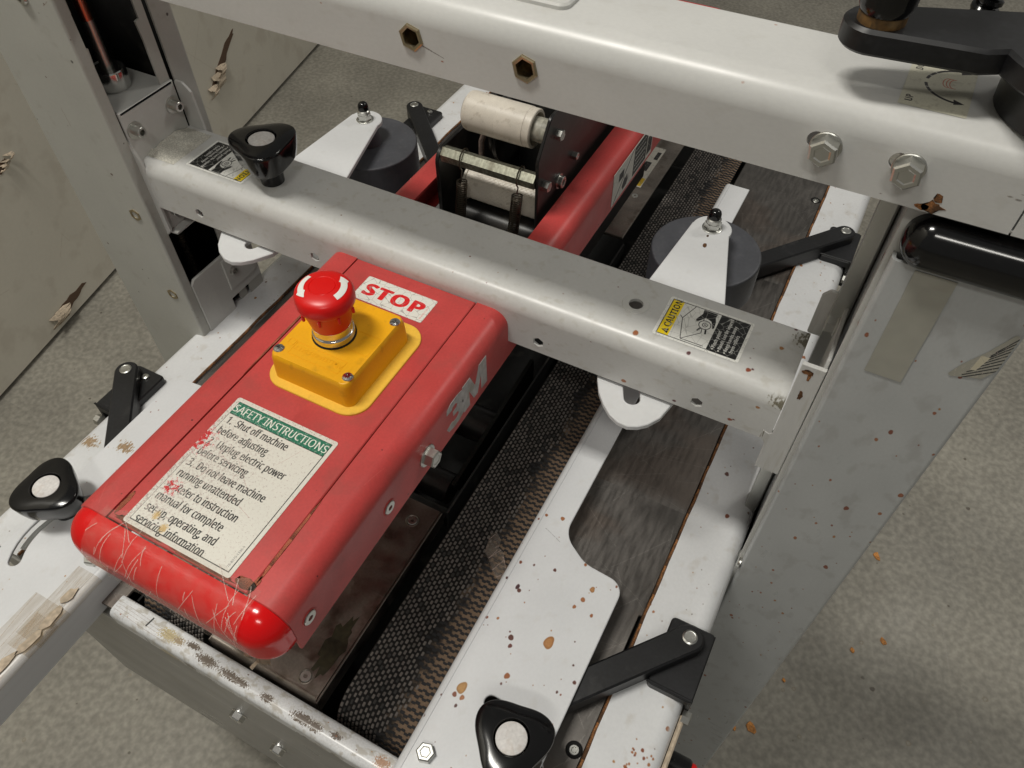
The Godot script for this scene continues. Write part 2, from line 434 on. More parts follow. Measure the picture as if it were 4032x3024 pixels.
	scratches(fl, 60, 130.0, Color(0.64, 0.63, 0.6), 0.3)
	M.floor = tiled(rough_map(pic_mat(fl, 0.5), 512, 512, 0.42, 0.7, 0.02, 52), 2.6)
	M.floor.uv1_world_triplanar = true
	var wl := paint(1024, 1024, Color(0.795, 0.775, 0.725), 55, {"lo": 0.02, "hi": 0.01, "grime": 0.16, "grime_at": 0.62, "gf": 0.012, "grime_color": Color(0.58, 0.53, 0.47)})
	scratches(wl, 40, 160.0, Color(0.66, 0.61, 0.55), 0.3)
	spots(wl, 12, 2.0, 5.0, [Color(0.66, 0.63, 0.58), Color(0.62, 0.56, 0.5)])
	M.wall = tiled(pic_mat(wl, 0.5), 1.3)
	M.paper = tiled(pic_mat(paint(128, 128, Color(0.72, 0.66, 0.58), 57, {"lo": 0.1, "hi": 0.15}), 0.9), 0.1)
	M.core = mat(Color(0.36, 0.28, 0.22), 0.95)
	var clear := paint(512, 256, Color(0.72, 0.66, 0.6), 58, {"lo": 0.1, "hi": 0.1})
	M.tape = film(512, 256, 58, 0.10, 70)
	M.old_tape = film(256, 128, 61, 0.22, 14)
	M.old_tape.albedo_color = Color(0.86, 0.81, 0.66)

# crumpled clear adhesive tape: mostly see-through, with pale creases
func film(w: int, h: int, sd: int, base: float, creases: int) -> StandardMaterial3D:
	var im := Image.create(w, h, false, Image.FORMAT_RGBA8)
	var n := noise(w, h, 0.02, sd, FastNoiseLite.TYPE_SIMPLEX_SMOOTH, 4)
	for y in h:
		for x in w:
			var t := n[y * w + x] / 255.0
			im.set_pixel(x, y, Color(0.8, 0.74, 0.68, base * (0.4 + t)))
	for i in creases:
		var a := Vector2(rng.randf() * w, rng.randf() * h); var b := a + Vector2.from_angle(0.6 + rng.randf() * 1.6) * (20 + rng.randf() * h * 0.4)
		var m := 40; var bend := (rng.randf() - 0.5) * 0.5
		for s in m * 4:
			var t := float(s) / (m * 4)
			var p := a.lerp(b, t) + (b - a).orthogonal() * bend * t * (1 - t)
			if p.x >= 0 and p.y >= 0 and p.x < w - 1 and p.y < h:
				im.set_pixel(int(p.x), int(p.y), Color(0.95, 0.86, 0.82, 0.35 + 0.5 * rng.randf()))
				if rng.randf() < 0.4: im.set_pixel(int(p.x) + 1, int(p.y), Color(0.9, 0.8, 0.76, 0.4))
	var m2 := mat(Color.WHITE, 0.28); m2.albedo_texture = tex(im); m2.transparency = BaseMaterial3D.TRANSPARENCY_ALPHA
	m2.cull_mode = BaseMaterial3D.CULL_DISABLED; m2.texture_repeat = false
	return m2

# flat label lying on a surface: corners p0 (picture's bottom left), p1 (bottom right), p2, p3, with a thickness
func label_mesh(p0: Vector3, p1: Vector3, p2: Vector3, p3: Vector3, thick := 0.0004, round_ := 0.0) -> Geo:
	var g := Geo.new()
	var n := (p1 - p0).cross(p3 - p0).normalized() * thick
	if round_ <= 0.0:
		g.quad_uv(p0 + n, p1 + n, p2 + n, p3 + n)
	else:
		var w := (p1 - p0).length(); var h := (p3 - p0).length()
		var o := rounded(pv([0, 0, w, 0, w, h, 0, h]), round_, 4)
		var id := Geometry2D.triangulate_polygon(o)
		for i in range(0, id.size(), 3):
			var q := []
			for j in 3: q.append(o[id[i + j]])
			if (q[1] - q[0]).cross(q[2] - q[0]) < 0: q.reverse()
			var f := func(t: Vector2): return p0 + n + (p1 - p0) * t.x / w + (p3 - p0) * t.y / h
			g.tri(f.call(q[0]), f.call(q[1]), f.call(q[2]), Vector2(q[0].x / w, 1 - q[0].y / h), Vector2(q[1].x / w, 1 - q[1].y / h), Vector2(q[2].x / w, 1 - q[2].y / h))
	var c := [p0, p1, p2, p3]
	if round_ <= 0.0:
		for i in 4: g.quad(c[i], c[(i + 1) % 4], c[(i + 1) % 4] + n, c[i] + n)
	return g

# ---------------------------------------------------------------- fasteners (built once, shared)
var meshes := {}
func hex_head(af: float, high: float, washer: float) -> Mesh:
	var key := "hex%f/%f/%f" % [af, high, washer]
	if not meshes.has(key):
		var g := Geo.new(); var R := af / sqrt(3.0)
		if washer > 0: g.lathe([Vector2(0, 0), Vector2(washer, 0), Vector2(washer, 0.0009), Vector2(washer - 0.0004, 0.0013), Vector2(0, 0.0013)], 28)
		var y0 := 0.0013 if washer > 0 else 0.0
		g.lathe([Vector2(0, y0), Vector2(R, y0), Vector2(R, high - R * 0.12), Vector2(R * 0.86, high), Vector2(R * 0.6, high), Vector2(R * 0.5, high - 0.0004), Vector2(0, high - 0.0004)], 6)
		meshes[key] = g.mesh(25)
	return meshes[key]
func socket_head(r: float, high: float, washer: float) -> Mesh:
	var key := "soc%f/%f/%f" % [r, high, washer]
	if not meshes.has(key):
		var g := Geo.new()
		if washer > 0: g.lathe([Vector2(0, 0), Vector2(washer, 0), Vector2(washer, 0.0012), Vector2(0, 0.0013)], 24)
		g.lathe([Vector2(r, 0.0), Vector2(r, high - 0.0005), Vector2(r - 0.0005, high), Vector2(r * 0.55, high)], 24)
		g.lathe([Vector2(r * 0.55, high), Vector2(r * 0.5, high - 0.0006), Vector2(r * 0.5, high * 0.4), Vector2(0, high * 0.4)], 6)
		meshes[key] = g.mesh(30)
	return meshes[key]
func pan_head(r: float, high: float) -> Mesh:
	var key := "pan%f/%f" % [r, high]
	if not meshes.has(key):
		var g := Geo.new()
		g.lathe([Vector2(r, 0), Vector2(r, high * 0.3), Vector2(r * 0.85, high * 0.75), Vector2(r * 0.5, high)], 24)
		# cross recess: a plus-shaped pit
		var w := r * 0.12; var l := r * 0.42
		var plus := pv([-w, -l, w, -l, w, -w, l, -w, l, w, w, w, w, l, -w, l, -w, w, -l, w, -l, -w, -w, -w])
		g.ey(circle(0, 0, r * 0.5, 24), high * 0.5, high, [plus])
		g.lathe([Vector2(r * 0.5, high * 0.45), Vector2(0, high * 0.45)], 12)
		meshes[key] = g.mesh(30)
	return meshes[key]
func sunk_head(r: float) -> Mesh:
	var key := "sunk%f" % r
	if not meshes.has(key):
		var g := Geo.new()
		g.lathe([Vector2(r, 0), Vector2(r, 0.0007), Vector2(r * 0.92, 0.0011), Vector2(r * 0.4, 0.0011)], 24)
		g.lathe([Vector2(r * 0.4, 0.0011), Vector2(r * 0.38, -0.002), Vector2(0, -0.002)], 6)
		meshes[key] = g.mesh(30)
	return meshes[key]
func screw(mesh: Mesh, parent: Node, o: Vector3, dir: Vector3, spin := 0.0, called := "bolt", m: Material = null, label := "") -> MeshInstance3D:
	return put(called, mesh, m if m else M.zinc, parent, label, axis(o, dir, spin))

func structure(o: Node3D) -> void:
	o.set_meta("kind", "structure")

func build_setting() -> void:
	var g := Geo.new()
	g.box(Vector3(-4, -0.1, -7), Vector3(5, 0, 3.5))
	var fl := part("floor", g, M.floor, self); structure(fl)
	fl.set_meta("label", "scuffed grey concrete floor under the machine")
	# saw-cut joint of the floor far behind the machine
	var j := Geo.new(); j.box(Vector3(0.74, -0.002, -7), Vector3(0.748, 0.0006, -1.25))
	part("floor_joint", j, M.hole, fl)
	# beige wall on the left, running a little askew; t along it, from near to far
	var A := Vector3(-1.145, 0, 0.01); var along := Vector3(-0.206, 0, -0.979); var out := Vector3(0.979, 0, -0.206)
	var wall := Node3D.new(); wall.name = "wall"; add_child(wall)
	wall.transform = Transform3D(Basis(along, Vector3.UP, out), A)
	wall.set_meta("label", "scuffed beige painted wall behind the left column, with torn patches"); wall.set_meta("kind", "structure")
	g = Geo.new()
	g.box(Vector3(-1.6, 0.012, -0.12), Vector3(5, 2.6, 0))
	part("wall_board", g, M.wall, wall)
	g = Geo.new(); g.box(Vector3(-1.6, 0.0, -0.12), Vector3(5, 0.0115, -0.012)); part("base_gap", g, M.hole, wall)
	# torn patches: bare board with curled paper flaps
	for t in [[Vector2(0.27, 0.045), 0.13, 0.03, 4], [Vector2(0.30, 0.386), 0.045, 0.02, 5], [Vector2(1.06, 0.216), 0.23, 0.03, 6]]:
		var c: Vector2 = t[0]; var o := PackedVector2Array()
		rng.seed = 100 + int(t[3])
		var tilt := 0.5 if t[3] != 4 else 0.05
		for i in 22:
			var a := TAU * i / 22.0; var k := 0.6 + 0.4 * rng.randf()
			o.append(c + Vector2(cos(a) * t[1] * 0.5, sin(a) * t[2] * 0.5).rotated(tilt) * k)
		g = Geo.new(); g.ez(o, 0.0, 0.0008)
		part("torn_patch", g, M.core, wall, "bare brown patch where the wall paint is torn")
		for q in 3:
			g = Geo.new()
			var b := c + Vector2((rng.randf() - 0.5) * t[1], t[2] * 0.3).rotated(tilt); var w: float = t[1] * (0.12 + 0.14 * rng.randf())
			var pr := []
			for s in 6:
				var f := s / 5.0
				pr.append(Vector3(b.x + 0.01 * sin(f * 5.0), b.y - f * w * 0.8, 0.002 + 0.014 * sin(f * 2.6)))
			for s in 5:
				var w0 := w * (0.5 + 0.2 * sin(s * 2.0)); var w1 := w * (0.5 + 0.2 * sin(s * 2.0 + 2.0))
				var d := Vector3(0, 0, 0.0008)
				g.quad(pr[s + 1] + Vector3(-w1, 0, 0), pr[s + 1] + Vector3(w1, 0.003, 0), pr[s] + Vector3(w0, 0, 0), pr[s] + Vector3(-w0, 0.002, 0))
				g.quad(pr[s] + Vector3(-w0, 0.002, 0) - d, pr[s] + Vector3(w0, 0, 0) - d, pr[s + 1] + Vector3(w1, 0.003, 0) - d, pr[s + 1] + Vector3(-w1, 0, 0) - d)
			part("torn_flap", g, M.paper, wall)
	rng.seed = 7

# ---------------------------------------------------------------- bed, belts, front
func arc(cx: float, cy: float, r: float, a0: float, a1: float, n := 8) -> PackedVector2Array:
	var p := PackedVector2Array()
	for i in n + 1:
		var a := deg_to_rad(lerpf(a0, a1, float(i) / n))
		p.append(Vector2(cx + r * cos(a), cy + r * sin(a)))
	return p
func join(a: Array) -> PackedVector2Array:
	var p := PackedVector2Array()
	for q in a: p.append_array(q)
	return p

func build_bed() -> void:
	# side rails of the bed: folded white sheet
	for s in [-1.0, 1.0]:
		var im := paint(128, 1900, WHITE, 60 + int(s), {"lo": 0.025, "hi": 0.015, "grime": 0.22, "grime_at": 0.68, "grime_color": Color(0.66, 0.62, 0.56)})
		spots(im, 70, 0.8, 4.0, RUST); spots(im, 50, 0.6, 1.4, [Color(0.3, 0.25, 0.22), Color(0.4, 0.3, 0.25)])
		if s > 0:
			for k in 34: spot(im, 60 + rng.randf() * 40, 1690 + rng.randf() * 70, 0.8 + rng.randf() * 2.2, RUST[rng.randi() % 3])
		else: chip(im, Rect2(20, 1655, 60, 40), Color(0.62, 0.52, 0.4), 62)
		var rm := laid(pic_mat(im, 0.32), Vector3(minf(s * 0.262, s * 0.326), 0.5, -0.72), Vector3(maxf(s * 0.262, s * 0.326), 0.66, 0.322))
		var p := join([pv([0.2625, 0.645]), arc(0.303, 0.631, 0.014, 90, 0, 8), pv([0.317, 0.52, 0.314, 0.52]), arc(0.303, 0.631, 0.011, 0, 90, 6), pv([0.265, 0.642, 0.265, 0.60, 0.2625, 0.60])])
		if s < 0:
			for i in p.size(): p[i].x = -p[i].x
		var g := Geo.new(); g.ez(p, -0.72, 0.321)
		var rail := part("bed_rail", g, rm, sealer, "white painted bed rail with rust specks, on the %s" % ("right" if s > 0 else "left"))
		# rusty seam between the stainless plate and the rail
		g = Geo.new()
		var pts := PackedVector3Array()
		for i in 60: pts.append(Vector3(s * (0.2618 + 0.0003 * sin(i * 2.1)), 0.6445 + 0.0004 * sin(i * 1.3), -0.72 + 1.04 * i / 59.0))
		g.tube(pts, 0.0016, 6)
		part("rusty_seam", g, M.rust, rail)
		# stainless top plate beside the belt
		g = Geo.new()
		var a := 0.1455; var b := 0.2602
		var hole := [circle(s * 0.253, 0.236, 0.0062, 18), circle(s * 0.253, -0.534, 0.0062, 18), rounded(pv([s * 0.2575, 0.112, s * 0.2605, 0.112, s * 0.2605, 0.15, s * 0.2575, 0.15]), 0.0012, 3)]
		g.ey(pv([s * a, -0.72, s * b, -0.72, s * b, 0.318, s * a, 0.318]), 0.6405, 0.643, hole, 0.0006)
		var pl := part("top_plate", g, M.steel, sealer, "brushed stainless top plate with dirty film")
		for z in [0.236, -0.534]:
			g = Geo.new(); g.lathe([Vector2(0.0042, 0), Vector2(0.0062, 0.0), Vector2(0.0062, 0.0012), Vector2(0.0058, 0.0016), Vector2(0.0042, 0.0006)], 24)
			put("grommet", g.mesh(), M.hole, pl, "", Transform3D(Basis(), Vector3(s * 0.253, 0.642, z)))
			screw(socket_head(0.0041, 0.0016, 0), pl, Vector3(s * 0.253, 0.6412, z), Vector3.UP, 0.0, "screw")
	# woven belts
	for s in [-1.0, 1.0]: build_belt(s)
	# centre plates over the lower tape head's slot
	var g := Geo.new()
	var lip := join([pv([-0.0545, -0.66]), pv([0.0545, -0.66, 0.0545, -0.342, -0.0545, -0.342])])
	g.ey(lip, 0.641, 0.6445, [], 0.001)
	var fp := part("centre_plate", g, M.steel_dirty, sealer, "stainless centre plate behind the tape slot")
	screw(sunk_head(0.0042), fp, Vector3(0.036, 0.6444, -0.43), Vector3.UP, 0.3, "screw")
	g = Geo.new()
	var pr := join([pv([0.105, 0.641]), pv([0.2945, 0.641]), pv([0.2985, 0.637, 0.2985, 0.60, 0.3008, 0.60, 0.3008, 0.6385]), arc(0.2958, 0.6395, 0.005, 0, 90, 6), pv([0.105, 0.6445])])
	g.ex(pr, -0.0545, 0.0545)
	g.box(Vector3(0.0546, 0.625, 0.105), Vector3(0.0566, 0.6438, 0.300), 0.0006)
	g.box(Vector3(-0.0566, 0.625, 0.105), Vector3(-0.0546, 0.6438, 0.300), 0.0006)
	var cp := part("centre_plate", g, M.steel_dirty, sealer, "stainless centre plate under the red nose, stained dark near its right edge")
	for q in [[0.036, 0.287], [0.036, 0.125], [-0.036, 0.287]]:
		var ring := Geo.new(); ring.lathe([Vector2(0.0066, 0), Vector2(0.0066, 0.0006), Vector2(0.0056, 0.0009), Vector2(0.0048, 0.0003)], 28)
		put("dimple", ring.mesh(), M.steel_dirty, cp, "", Transform3D(Basis(), Vector3(q[0], 0.6444, q[1])))
		screw(sunk_head(0.0046), cp, Vector3(q[0], 0.6444, q[1]), Vector3.UP, 0.4, "screw")
	# dark stain on the plate (spilt glue)
	var im := Image.create(8, 8, false, Image.FORMAT_RGB8); im.fill(Color(0.22, 0.2, 0.15))
	rng.seed = 21
	var o := PackedVector2Array()
	for i in 26:
		var k := 0.6 + 0.4 * rng.randf()
		o.append(Vector2(0.042 + 0.011 * cos(TAU * i / 26) * k, 0.255 + 0.032 * sin(TAU * i / 26) * k))
	g = Geo.new(); g.ey(o, 0.6445, 0.6448)
	part("stain", g, tiled(pic_mat(paint(64, 64, Color(0.2, 0.19, 0.14), 71, {"lo": 0.3, "hi": 0.2}), 0.35), 0.05), cp)
	# dark works inside the slot: side walls, a guide strip and the lower roller
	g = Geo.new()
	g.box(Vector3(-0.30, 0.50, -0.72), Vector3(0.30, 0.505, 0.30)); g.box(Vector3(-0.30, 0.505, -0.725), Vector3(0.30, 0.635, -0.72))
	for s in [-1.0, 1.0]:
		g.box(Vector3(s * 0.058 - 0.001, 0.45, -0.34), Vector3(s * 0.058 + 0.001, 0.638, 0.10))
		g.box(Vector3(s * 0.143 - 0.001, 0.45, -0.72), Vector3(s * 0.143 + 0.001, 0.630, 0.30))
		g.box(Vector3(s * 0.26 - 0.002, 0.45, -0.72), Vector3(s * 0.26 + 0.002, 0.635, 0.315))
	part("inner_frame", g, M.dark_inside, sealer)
	g = Geo.new(); g.ex(pv([-0.10, 0.60, 0.04, 0.60, 0.065, 0.622, 0.072, 0.640, -0.10, 0.652]), 0.046, 0.050)
	part("lower_guide_strip", g, M.dark_steel, sealer)
	g = Geo.new(); g.lathe([Vector2(0, -0.04), Vector2(0.016, -0.04), Vector2(0.016, 0.04), Vector2(0, 0.04)], 24, axis(Vector3(0, 0.612, 0.062), Vector3.RIGHT))
	part("lower_roller", g, M.black_plate, sealer)
	g = Geo.new(); g.lathe([Vector2(0, -0.042), Vector2(0.02, -0.042), Vector2(0.02, 0.042), Vector2(0, 0.042)], 24, axis(Vector3(0, 0.60, -0.03), Vector3.RIGHT))
	part("lower_roller", g, M.black_plate, sealer)
	g = Geo.new(); g.box(Vector3(-0.05, 0.60, 0.085), Vector3(0.052, 0.618, 0.098), 0.001)
	part("slot_bar", g, M.dark_inside, sealer)
	# front cross bar: white fold with chipped paint over a grey apron
	im = paint(1100, 128, WHITE, 74, {"lo": 0.05, "hi": 0.05, "grime": 0.5, "grime_at": 0.56, "grime_color": Color(0.63, 0.6, 0.54)})
	var bare := Color(0.36, 0.31, 0.26)
	for c in [[300, 44, 70, 40], [345, 58, 110, 60], [430, 66, 120, 52], [500, 74, 70, 40], [596, 70, 60, 46], [700, 60, 110, 60], [770, 66, 60, 52], [840, 60, 50, 40]]: chip(im, Rect2(c[0], c[1] - 18, c[2], c[3]), bare, 75 + c[0], 0.3)
	chip(im, Rect2(190, 20, 110, 80), Color(0.72, 0.66, 0.5), 76, 0.35); chip(im, Rect2(250, 30, 70, 60), Color(0.6, 0.53, 0.42), 77, 0.45)
	chip(im, Rect2(980, 20, 80, 80), Color(0.66, 0.5, 0.38), 78, 0.4)
	for k in 4: scratch(im, Vector2(30, 40 + k * 14), Vector2(260, 60 + k * 12), 0.8, Color(0.45, 0.36, 0.32), 0.7)
	stroke(im, PackedVector2Array([Vector2(165, 30), Vector2(160, 80)]), 5, Color(0.12, 0.12, 0.12))
	spots(im, 40, 0.8, 3.0, RUST)
	var bm := laid(pic_mat(im, 0.28), Vector3(-0.155, 0.59, 0.302), Vector3(0.15, 0.65, 0.3245))
	g = Geo.new()
	g.ex(join([pv([0.3035, 0.625]), arc(0.3065, 0.642, 0.003, 180, 90, 4), arc(0.3155, 0.638, 0.007, 90, 0, 8), pv([0.3225, 0.622, 0.319, 0.622, 0.319, 0.64, 0.306, 0.641, 0.306, 0.625])]), -0.1485, 0.142)
	var bar := part("front_bar", g, bm, sealer, "white front bar with chipped paint and old tape residue")
	im = paint(700, 400, Color(0.57, 0.565, 0.55), 79, {"lo": 0.05, "hi": 0.03, "grime": 0.3, "grime_at": 0.6})
	for k in 34:
		var a := Vector2(rng.randf() * 680, rng.randf() * 380); var l := 4.0 + 50.0 * pow(rng.randf(), 4.0)
		scratch(im, a, a + Vector2(l, l * 0.05), 0.6, [Color(0.36, 0.27, 0.24), Color(0.85, 0.84, 0.8), Color(0.5, 0.36, 0.28)][k % 3], 0.8)
	stroke(im, PackedVector2Array([Vector2(250, 130), Vector2(440, 134)]), 1.6, Color(0.82, 0.8, 0.76)); stroke(im, PackedVector2Array([Vector2(110, 60), Vector2(240, 62)]), 1.4, Color(0.8, 0.79, 0.75))
	var am := laid(rough_map(pic_mat(im, 0.3), 128, 128, 0.24, 0.4, 0.03, 80), Vector3(-0.31, 0.295, 0.2), Vector3(0.31, 0.63, 0.4))
	g = Geo.new(); g.box(Vector3(-0.312, 0.296, 0.314), Vector3(0.312, 0.6215, 0.3215), 0.001)
	var ap := part("front_apron", g, am, sealer, "grey front apron with scratches and two bright bolts")
	for b in [[-0.046, 0.523], [-0.019, 0.456]]: screw(hex_head(0.013, 0.0075, 0.0085), ap, Vector3(b[0], b[1], 0.3215), Vector3.BACK, 0.26, "bolt", M.bright)
	# roller end beside the nose
	g = Geo.new(); g.lathe([Vector2(0, 0), Vector2(0.005, 0), Vector2(0.006, 0.001), Vector2(0.006, 0.022), Vector2(0, 0.022)], 20, axis(Vector3(-0.137, 0.637, 0.287), Vector3(0.2, 0.1, -1)))
	part("roller_pin", g, M.bright, sealer)
	# caster under the apron
	var ca := Geo.new()
	ca.lathe([Vector2(0, 0.0), Vector2(0.030, 0.0), Vector2(0.030, 0.004), Vector2(0.022, 0.006), Vector2(0.022, 0.262), Vector2(0.019, 0.268), Vector2(0, 0.268)], 30, Transform3D(Basis(), Vector3(-0.075, 0, 0.295)))
	var foot := part("leg_post", ca, M.black_plate, sealer, "black round leg post under the front apron")
	ca = Geo.new(); ca.lathe([Vector2(0.0222, 0.262), Vector2(0.025, 0.262), Vector2(0.025, 0.2655), Vector2(0.0195, 0.2685)], 30, Transform3D(Basis(), Vector3(-0.075, 0, 0.295)))
	part("bright_rim", ca, M.zinc, foot)
	ca = Geo.new(); ca.box(Vector3(-0.3, 0.128, 0.24), Vector3(0.3, 0.294, 0.30), 0.003)
	part("leg_frame", ca, M.dark_inside, sealer)
	# stop button and its plate on the right side of the bed
	g = Geo.new(); g.box(Vector3(0.3175, 0.55, 0.17), Vector3(0.3215, 0.634, 0.36), 0.0012)
	var side := part("button_plate", g, M.paper, sealer, "pale edged plate on the right side of the bed")
	g = Geo.new(); g.lathe([Vector2(0, 0), Vector2(0.018, 0), Vector2(0.0185, 0.001), Vector2(0.0185, 0.016), Vector2(0.0175, 0.018), Vector2(0, 0.018)], 28, axis(Vector3(0.3218, 0.595, 0.205), Vector3.RIGHT))
	part("button_collar", g, M.knob, side)
	g = Geo.new(); g.lathe([Vector2(0, 0), Vector2(0.0165, 0), Vector2(0.0165, 0.003), Vector2(0.0155, 0.0045), Vector2(0, 0.005)], 28, axis(Vector3(0.34, 0.595, 0.205), Vector3.RIGHT))
	part("button_face", g, M.button, side)

func build_belt(s: float) -> void:
	var x0 := 0.0705; var x1 := 0.1395
	# base cloth: black on the inner two thirds, worn to tan on the outer third
	if not M.has("belt"):
		var im := Image.create(256, 1024, false, Image.FORMAT_RGB8)
		var n := noise(256, 1024, 0.03, 90, FastNoiseLite.TYPE_SIMPLEX_SMOOTH, 4); var f := noise(256, 1024, 0.35, 91)
		for y in 1024:
			for x in 256:
				var t := smoothstep(0.58, 0.80, x / 256.0 + (n[y * 256 + x] / 255.0 - 0.5) * 0.28)
				var c := Color(0.11, 0.105, 0.10).lerp(Color(0.50, 0.42, 0.345), t) * (0.7 + 0.6 * f[y * 256 + x] / 255.0)
				im.set_pixel(x, y, c)
		M.belt = pic_mat(im, 0.85)
		M.belt.texture_repeat = true
		M.tread = mat(Color.WHITE, 0.75); M.tread.vertex_color_use_as_albedo = true
		# one tread block
		var b := Geo.new(); b.ey(rounded(pv([-0.00095, -0.0018, 0.00095, -0.0018, 0.00095, 0.0018, -0.00095, 0.0018]), 0.0005, 2), -0.0002, 0.0010, [], 0.0003)
		meshes["tread"] = b.mesh(30)
	# path of the belt: over the far roller, along the bed, down round the near roller
	var path := join([arc(-0.67, 0.612, 0.03, 180, 90, 8), arc(0.272, 0.614, 0.028, 90, -10, 12)])
	var g := Geo.new(); var run := 0.0
	for i in path.size() - 1:
		var l := (path[i + 1] - path[i]).length()
		var A := Vector3(s * x0, path[i].y, path[i].x); var B := Vector3(s * x1, path[i].y, path[i].x)
		var C := Vector3(s * x1, path[i + 1].y, path[i + 1].x); var D := Vector3(s * x0, path[i + 1].y, path[i + 1].x)
		var v0 := run * 3.6; var v1 := (run + l) * 3.6
		if s > 0: g.tri(A, D, C, Vector2(0, v0), Vector2(0, v1), Vector2(1, v1)); g.tri(A, C, B, Vector2(0, v0), Vector2(1, v1), Vector2(1, v0))
		else: g.tri(A, C, D, Vector2(0, v0), Vector2(1, v1), Vector2(0, v1)); g.tri(A, B, C, Vector2(0, v0), Vector2(1, v0), Vector2(1, v1))
		run += l
	var belt := part("conveyor_belt", g, M.belt, sealer, "black woven conveyor belt, worn tan along its outer third" if s > 0 else "black woven conveyor belt mostly hidden under the red cover", 60)
	# tread blocks
	rng.seed = 33
	var tf := []; var cl := []
	var z := -0.56
	var step := 0.0056
	var total := 0.0
	for i in path.size() - 1:
		var l := (path[i + 1] - path[i]).length()
		var d := (path[i + 1] - path[i]) / l; var nrm := Vector2(-d.y, d.x)
		var k0 := int(ceil(total / step)); var k1 := int(floor((total + l) / step))
		for k in range(k0, k1 + 1):
			var p := path[i] + d * (k * step - total)
			for c in 20:
				var u := (c + 0.5) / 20.0
				var worn := smoothstep(0.56, 0.72, u + 0.08 * sin(k * 0.35) + (rng.randf() - 0.5) * 0.1)
				var jit := (rng.randf() - 0.5) * 0.0005
				var x := s * lerpf(x0, x1, u) + jit
				var y2 := Vector3(0, nrm.y, nrm.x); var zz := Vector3(0, d.y, d.x)
				var bas := Basis(y2.cross(zz).normalized(), y2, zz)
				var off := (0.5 if c % 2 else 0.0) * step
				if worn > 0.5:
					# outer third: only dark nodules in wavy cross rows are left
					off = step * (0.13 * (1 if c % 2 else -1) + 0.06 * sin(k * 1.7 + c))
					bas = bas * Basis.from_scale(Vector3(1.9 + 0.3 * rng.randf(), 0.85, 0.5 + 0.25 * rng.randf()))
					cl.append(Color(0.022, 0.022, 0.024))
				else:
					var w := 0.9 + 0.25 * rng.randf()
					bas = bas * Basis.from_scale(Vector3(w, 0.9 + 0.2 * rng.randf(), 0.85 + 0.2 * rng.randf()))
					var q := 0.75 + 0.5 * rng.randf()
					cl.append(Color(0.165 * q, 0.148 * q, 0.135 * q) if rng.randf() < 0.88 else Color(0.05, 0.048, 0.045))
				tf.append(Transform3D(bas, Vector3(x, p.y, p.x) + zz * off))
		total += l
	var mm := MultiMesh.new(); mm.transform_format = MultiMesh.TRANSFORM_3D; mm.use_colors = true; mm.mesh = meshes["tread"]; mm.instance_count = tf.size()
	for i in tf.size():
		mm.set_instance_transform(i, tf[i]); mm.set_instance_color(i, cl[i])
	var o := MultiMeshInstance3D.new(); o.name = "tread"; o.multimesh = mm; o.material_override = M.tread; o.set_meta("kind", "stuff")
	belt.add_child(o, true)

# ---------------------------------------------------------------- side guides, links and clamp knobs
func knob_mesh() -> Dictionary:
	if not meshes.has("knob"):
		# three-lobed grip: rounded triangle that tapers to a stem
		var g := Geo.new(); var n := 72
		var shape := func(a: float, R: float) -> Vector2:
			# rounded Reuleaux-like outline with blunt corners
			var k := 1.0 - 0.245 * pow(absf(sin(1.5 * a)), 1.7)
			return Vector2(cos(a), sin(a)) * R * k
		var prof := [[0.30, 0.0, 0.0], [0.33, 0.0, 0.0], [0.345, 0.0115, 0.0], [0.40, 0.0130, 0.1], [0.80, 0.0185, 0.85], [0.88, 0.0205, 1.0], [0.96, 0.030, 1.0], [1.0, 0.0385, 1.0], [0.985, 0.0405, 1.0], [0.945, 0.0417, 1.0], [0.70, 0.0430, 0.9], [0.48, 0.0434, 0.2], [0.42, 0.0434, 0.0], [0.405, 0.0425, 0.0], [0.40, 0.0400, 0.0]]
		var ring := func(k: Array) -> PackedVector3Array:
			var o := PackedVector3Array()
			for i in n:
				var a := TAU * i / n
				var p: Vector2 = shape.call(a, 0.0312 * k[0]).lerp(Vector2(cos(a), sin(a)) * 0.0312 * k[0], 1.0 - k[2])
				o.append(Vector3(p.x, k[1], -p.y))
			return o
		for q in prof.size() - 1:
			var A: PackedVector3Array = ring.call(prof[q]); var B: PackedVector3Array = ring.call(prof[q + 1])
			for i in n: g.quad(A[i], A[(i + 1) % n], B[(i + 1) % n], B[i])
		meshes["knob"] = g.mesh(50)
		g = Geo.new(); g.lathe([Vector2(0.0, 0.039), Vector2(0.0112, 0.039), Vector2(0.0112, 0.0418), Vector2(0.0104, 0.0424), Vector2(0.004, 0.0428), Vector2(0, 0.0428)], 32)
		meshes["knob_cap"] = g.mesh(50)
	return meshes
func knob(called: String, at: Vector3, turn: float, label: String, parent: Node) -> void:
	knob_mesh()
	var o := put(called, meshes["knob"], M.knob, parent, label, Transform3D(Basis(Vector3.UP, turn), at))
	put("cap", meshes["knob_cap"], M.knob_cap, o, "round pale cap")
	var st := Geo.new(); st.lathe([Vector2(0, -0.02), Vector2(0.004, -0.02), Vector2(0.004, 0.001), Vector2(0, 0.001)], 12)
	put("stud", st.mesh(), M.zinc, o)

